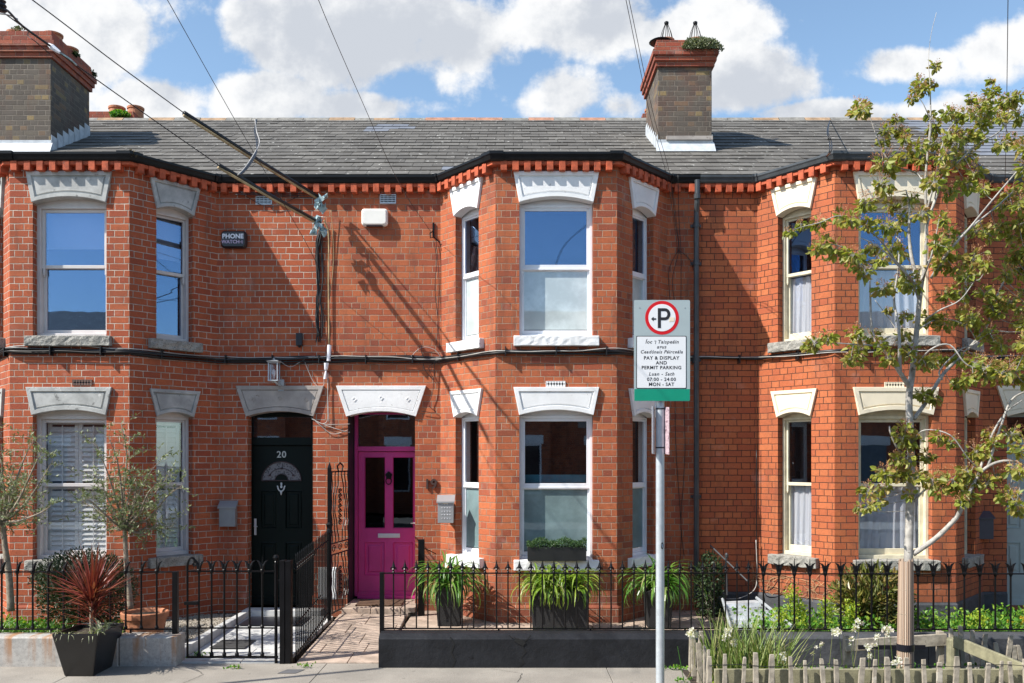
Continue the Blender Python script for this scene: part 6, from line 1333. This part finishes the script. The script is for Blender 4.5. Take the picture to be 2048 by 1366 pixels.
# dry vine remains on the right bay, metal tray, grey bar
tray = thing('metal_tray', 'silver painted stepped metal tray lying tilted in the corner of the right garden', 'metal tray', (px(1500, 1230, 10.6).x, 10.6, .1))
A_ = [px(1445, 1203, 11.6), px(1513, 1200, 11.6), px(1585, 1258, 10.1), px(1462, 1262, 10.1)]
SILV = mat("silver_painted_metal", (.48,.50,.52), .5, .2, var=.25, vs=6, bump=.6, bs=14, bd=.01, spots=[((.18,.18,.17), 9, .62)])
b = MB(); nst = 7; prev = None
for i in range(nst + 1):
    t = i / nst; l, r = A_[0].lerp(A_[3], t), A_[1].lerp(A_[2], t); l = l.copy(); r = r.copy(); l.z = max(l.z, .12); r.z = max(r.z, .12)
    if prev: b.quad(prev[0], prev[1], r + Vector((0, 0, .015)), l + Vector((0, 0, .015))); b.quad(l + Vector((0, 0, .015)), r + Vector((0, 0, .015)), r - Vector((0, 0, .03)), l - Vector((0, 0, .03)))
    prev = (l - Vector((0, 0, .03 if i else 0)), r - Vector((0, 0, .03 if i else 0)))
b.build('stepped_sheet', SILV, tray)
b = MB(); b.tube([A_[0] + Vector((0, 0, .03)), A_[3] + Vector((0, 0, .03))], .02, 5); b.tube([A_[1] + Vector((0, 0, .03)), A_[2] + Vector((0, 0, .03))], .018, 5); b.build('rim', GALV, tray)
b = MB(); b.tube([px(1421, 1091, 11.95), px(1495, 1162, 11.2)], .010, 6); b.tube([px(1452, 1112, 11.6), px(1454, 1190, 11.6)], .012, 8); b.lathe(px(1453, 1112, 11.6), [(.012, -.03), (.022, -.01), (.022, .02), (.01, .04)], 8)
b.build('grey_bar', GUTTERG, loc=px(1454, 1190, 11.6), label='thin grey metal bar on a stake leaning by the dark climber', category='metal bar')
rn = random.Random(61); b = MB()
for i in range(46):
    p = [px(rn.uniform(1520, 1640), rn.uniform(1150, 1200), 12)]; a = along(p[0].x, .012); q = Vector((a.x, a.y, p[0].z)); pts = [q]; ang = rn.uniform(0, 6.28)
    for k in range(6):
        ang += rn.uniform(-.9, .9); nx = pts[-1].x + .05 * math.cos(ang); a = along(nx, .012); pts.append(Vector((a.x, a.y, max(.35, min(1.0, pts[-1].z + .05 * math.sin(ang))))))
    b.tube(pts, .0028, 3, False)
b.build('dry_vine', mat("dry_vine_stem", (.40,.26,.14), .9, var=.3), kind='stuff', label='dry vine tendrils clinging to the foot of the right bay', category='vine')
wire([(1512, 1080, 12.1), (1514, 1150, 12.1), (1508, 1180, 12.0), (1480, 1196, 11.9), (1450, 1198, 11.9)], .006, CABLEG, 'loose_cable', 'grey cable hanging in the corner left of the right bay', 'cable')
wire([(1513, 900, 12.12), (1513, 1100, 12.12), (1516, 1170, 12.05), (1540, 1180, 11.9), (1556, 1160, 11.8)], .006, CABLEB, 'loose_cable', 'black cable hanging in the corner left of the right bay', 'cable')
# plant on the chimneys
def tuft(cx, cy, Yc, rx, rz, n, seed, lab, m=LDARK, L=.03):
    global rn; rn = random.Random(seed); b = MB(); c = px(cx, cy, Yc)
    for i in range(n): o = uv_(); leaf(b, c + Vector((o.x * rx, o.y * rx * .5, abs(o.z) * rz - .02)) * rn.random() ** .4, uv_() + Vector((0, -.3, .4)), L, L * .6)
    b.build('chimney_plant', m, loc=c, label=lab, category='plant')
LCH = leafmat("grey_green_leaf", [(.10,.13,.06),(.18,.20,.11),(.07,.10,.04),(.25,.25,.15)], .2)
tuft(1405, 100, 13.62, .31, .20, 2200, 71, 'grey green plant growing over the right corner of the middle chimney', LCH, .035)
tuft(1385, 95, 13.6, .16, .16, 700, 76, 'small grey green clump on the front of the middle chimney cap', LCH, .035)
tuft(148, 112, 14.3, .10, .10, 260, 72, 'dark weeds growing on the edge of the left chimney cap', LDARK); tuft(184, 152, 14.9, .08, .12, 220, 73, 'dark weed clump at the back corner of the left chimney cap', LDARK)
tuft(240, 231, 18.1, .20, .12, 300, 74, 'green fern on the far chimney behind the left roof', LWEED, .06); tuft(36, 58, 13.7, .10, .05, 90, 75, 'tiny grassy tuft on the left chimney top', LCH)
tuft(262, 312, 11.2, .07, .09, 160, 77, 'small dry weed in the gutter corner of the left bay', leafmat("brown_weed", [(.10,.07,.03),(.16,.12,.05)], .1))
# ---------------------------------------------------------------- tree pit: pickets, rails, iris
WOODG = mat("weathered_grey_timber", (.33,.29,.23), .88, var=.3, vs=10, bump=.9, bs=30, spots=[((.15,.13,.10), 18, .62), ((.46,.42,.35), 9, .60)]); WOODB = mat("greenish_softwood_rail", (.24,.225,.14), .85, var=.25, vs=9, bump=.6)
Yf_ = 7.72
pit = MB(); pit.box(1.66 + .02, 6.4, 7.75, 9.05, -.1, .012); pit.build('tree_pit_soil', SOIL, kind='structure')
PF = thing('picket_fence', 'low split timber picket fence around the tree pit', 'picket fence', (4, Yf_, 0))
def picket(x, y, h, lean, w_, seed, along_y=False):
    rnd = random.Random(seed); b = MB(); n = 6; vs = []
    for i in range(n + 1):
        t = i / n; cx = x + lean * t; cy = y + rnd.uniform(-.003, .003); ww = w_ * (1 + rnd.uniform(-.08, .08)) * (1 if i < n else .8); dd = .011
        dx_, dy_ = (dd, ww / 2) if along_y else (ww / 2, dd)
        z = h * t - (.05 if i == 0 else 0)
        vs += [(cx - dx_, cy - dy_, z + rnd.uniform(-.002, .002)), (cx + dx_, cy - dy_, z + (rnd.uniform(-.012, .012) if i == n else 0)), (cx + dx_, cy + dy_, z), (cx - dx_, cy + dy_, z)]
    b.add(vs, [[i * 4 + j, i * 4 + (j + 1) % 4, i * 4 + 4 + (j + 1) % 4, i * 4 + 4 + j] for i in range(n) for j in range(4)] + [[3, 2, 1, 0], [n * 4 + j for j in range(4)]])
    return b.build('picket', WOODG, PF, bevel=.002)
rnd = random.Random(81); tops = [1313, 1308, 1314, 1305, 1309, 1313, 1321, 1317, 1319, 1316, 1319, 1314, 1315, 1319, 1325, 1313, 1325, 1326, 1322, 1323, 1318]
xs_ = [1419, 1449, 1484, 1512, 1542, 1584, 1613, 1650, 1675, 1718, 1746, 1776, 1817, 1851, 1878, 1910, 1942, 1971, 2000, 2026, 2052]
for i, (x, y) in enumerate(zip(xs_, tops)):
    p = px(x, y, Yf_); picket(p.x, Yf_, p.z, rnd.uniform(-.035, .035), rnd.uniform(.026, .048), i)
for i in range(6): p = px(2080 + 31 * i, 1318, Yf_); picket(p.x, Yf_, p.z, rnd.uniform(-.03, .03), .045, 40 + i)
for i, (x, y, Yc) in enumerate(((1380, 1257, 9.0), (1388, 1268, 8.8), (1396, 1270, 8.55), (1403, 1286, 8.3), (1410, 1292, 8.1), (1407, 1262, 8.9), (1414, 1300, 7.95))):
    p = px(x, y, Yc); picket(p.x, Yc, p.z, rnd.uniform(-.03, .02), .045, 60 + i, i % 2 == 0)
for i, (x, y) in enumerate(((1905, 1257), (1927, 1252), (1943, 1260), (1962, 1268), (1980, 1280), (1998, 1285), (2012, 1270), (2030, 1290), (2046, 1290), (1893, 1292), (2062, 1280))):
    p = px(x, y, 8.85); picket(p.x, 8.85, p.z, rnd.uniform(-.06, .06), .045, 80 + i)
b = MB(); b.box(px(1428, 0, Yf_ + .1).x, 6.3, Yf_ + .06, Yf_ + .10, .05, px(0, 1338, Yf_ + .08).z); b.build('board', WOODB, PF, bevel=.004)
for z in (.12, .36):
    wire([Vector((1.66 + i * .25, Yf_ - .014 + .004 * (i % 2), z + .01 * math.sin(i * 2.1))) for i in range(18)], .003, CABLEB, 'fence_wire', parent=PF)
TG = thing('tree_guard', 'rough timber post and rail frame bracing the street tree', 'tree guard', (px(1790, 1300, 8.9).x, 8.9, 0))
def beam(a, b_, w_, h_, nm='rail', m=WOODG):
    d = (b_ - a).normalized(); s = Vector((-d.y, d.x, 0)).normalized() if abs(d.z) < .9 else Vector((0, 1, 0)); u_ = d.cross(s); k = MB(); vs = []
    for q in (a, b_): vs += [q + s * w_ / 2 + u_ * h_ / 2, q - s * w_ / 2 + u_ * h_ / 2, q - s * w_ / 2 - u_ * h_ / 2, q + s * w_ / 2 - u_ * h_ / 2]
    k.add(vs, [[0, 1, 2, 3], [7, 6, 5, 4], [0, 4, 5, 1], [1, 5, 6, 2], [2, 6, 7, 3], [3, 7, 4, 0]]); return k.build(nm, m, TG, bevel=.005)
beam(px(1690, 1291, 8.85), px(1893, 1279, 8.9), .035, .115)
beam(px(1693, 1270, 8.95), px(1693, 1350, 8.95), .07, .055, 'post'); beam(px(1880, 1262, 8.95), px(1880, 1350, 8.95), .07, .055, 'post')
k = MB(); c = px(1905, 1345, 8.8); k.lathe((c.x, 8.8, 0), [(.055, -.1), (.054, px(0, 1280, 8.8).z), (.045, px(0, 1276, 8.8).z)], 14); k.build('post', WOODB, TG)
beam(px(1908, 1282, 8.75), px(2060, 1345, 7.95), .035, .11, 'rail', WOODB)
k = MB(); zc = px(0, 1292, 8.85).z; k.box(px(1716, 0, 8.8).x, px(1850, 0, 8.8).x, 8.79, 8.805, zc - .02, zc + .02); k.build('rubber_tie', BPLAST, TG)
# iris clump with white flowers, wild stems
rn = random.Random(91); b = MB()
for i in range(430):
    x = rn.uniform(px(1425, 0, 8.4).x, px(1560, 0, 8.4).x); strap(b, (x, rn.uniform(8.0, 8.7), 0), rn.uniform(0, 6.28), rn.uniform(1.05, 1.52), rn.uniform(.38, .74), rn.uniform(.012, .022), rn.uniform(.1, .8), 5)
for i in range(50):
    x = rn.uniform(px(1560, 0, 8.2).x, px(1650, 0, 8.2).x); strap(b, (x, rn.uniform(7.9, 8.4), 0), rn.uniform(0, 6.28), rn.uniform(.9, 1.4), rn.uniform(.15, .32), .014, rn.uniform(.3, 1.2), 5)
b.build('iris_leaves', LIRIS, kind='stuff', label='clump of long blade leaves at the left of the tree pit', category='plants')
stm = MB(); fl = MB()
def flower(p, r=.030):
    for i in range(6): a = i * 1.05 + rn.uniform(-.2, .2); leaf(fl, p, Vector((math.cos(a), -.5 + rn.uniform(-.4, .4), math.sin(a))), r, r * .8, .1)
for x, y, n in ((1452, 1275, 5), (1462, 1283, 5), (1455, 1262, 4), (1388, 1270, 5), (1384, 1262, 4), (1720, 1243, 4), (1712, 1258, 3), (1665, 1265, 3), (1678, 1263, 3), (1770, 1262, 4), (1778, 1258, 3), (1757, 1273, 2), (1750, 1293, 2), (1742, 1307, 3), (1738, 1295, 2), (1702, 1283, 2), (1692, 1348, 2), (1686, 1355, 2), (1790, 1320, 4), (1796, 1328, 3), (1555, 1316, 3), (1565, 1312, 2), (1640, 1290, 2), (1628, 1300, 2)):
    Yc = rn.uniform(7.95, 8.35); c = px(x, y, Yc)
    for k in range(n): flower(c + Vector((rn.uniform(-.03, .03), rn.uniform(-.02, .02), rn.uniform(-.03, .03))), rn.uniform(.022, .036))
    stm.tube([(c.x + rn.uniform(-.14, .14), Yc, 0), (c.x + rn.uniform(-.04, .04), Yc, c.z * .5), c], [.003, .0025, .0018], 4, False)
stm.build('flower_stems', LIRIS, kind='stuff', label='thin flower stems among the pickets of the tree pit', category='flowers'); fl.build('white_flowers', PETAL, kind='stuff', label='white wild flowers in the tree pit', category='flowers')
cover('ground_cover', 'low green weeds on the soil of the tree pit', 1.8, 6.3, 7.85, 8.95, .01, 1500, LWEED, .045, 0, 95, .12, .8)
rn = random.Random(96); b = MB()
for i in range(22): strap(b, (px(1368, 0, 7.75).x + rn.uniform(-.08, .12), 7.7 + rn.uniform(-.05, .05), 0), rn.uniform(0, 6.28), rn.uniform(.6, 1.4), rn.uniform(.1, .25), .010, rn.uniform(.5, 2), 5)
c = px(1355, 1293, 7.7); b.tube([(c.x + .15, 7.7, 0), (c.x + .05, 7.7, .25), c], .003, 4); b.build('grass_tuft', LWEED, loc=(c.x, 7.7, 0), label='grass tuft with a dry stalk at the corner of the tree pit', category='grass')
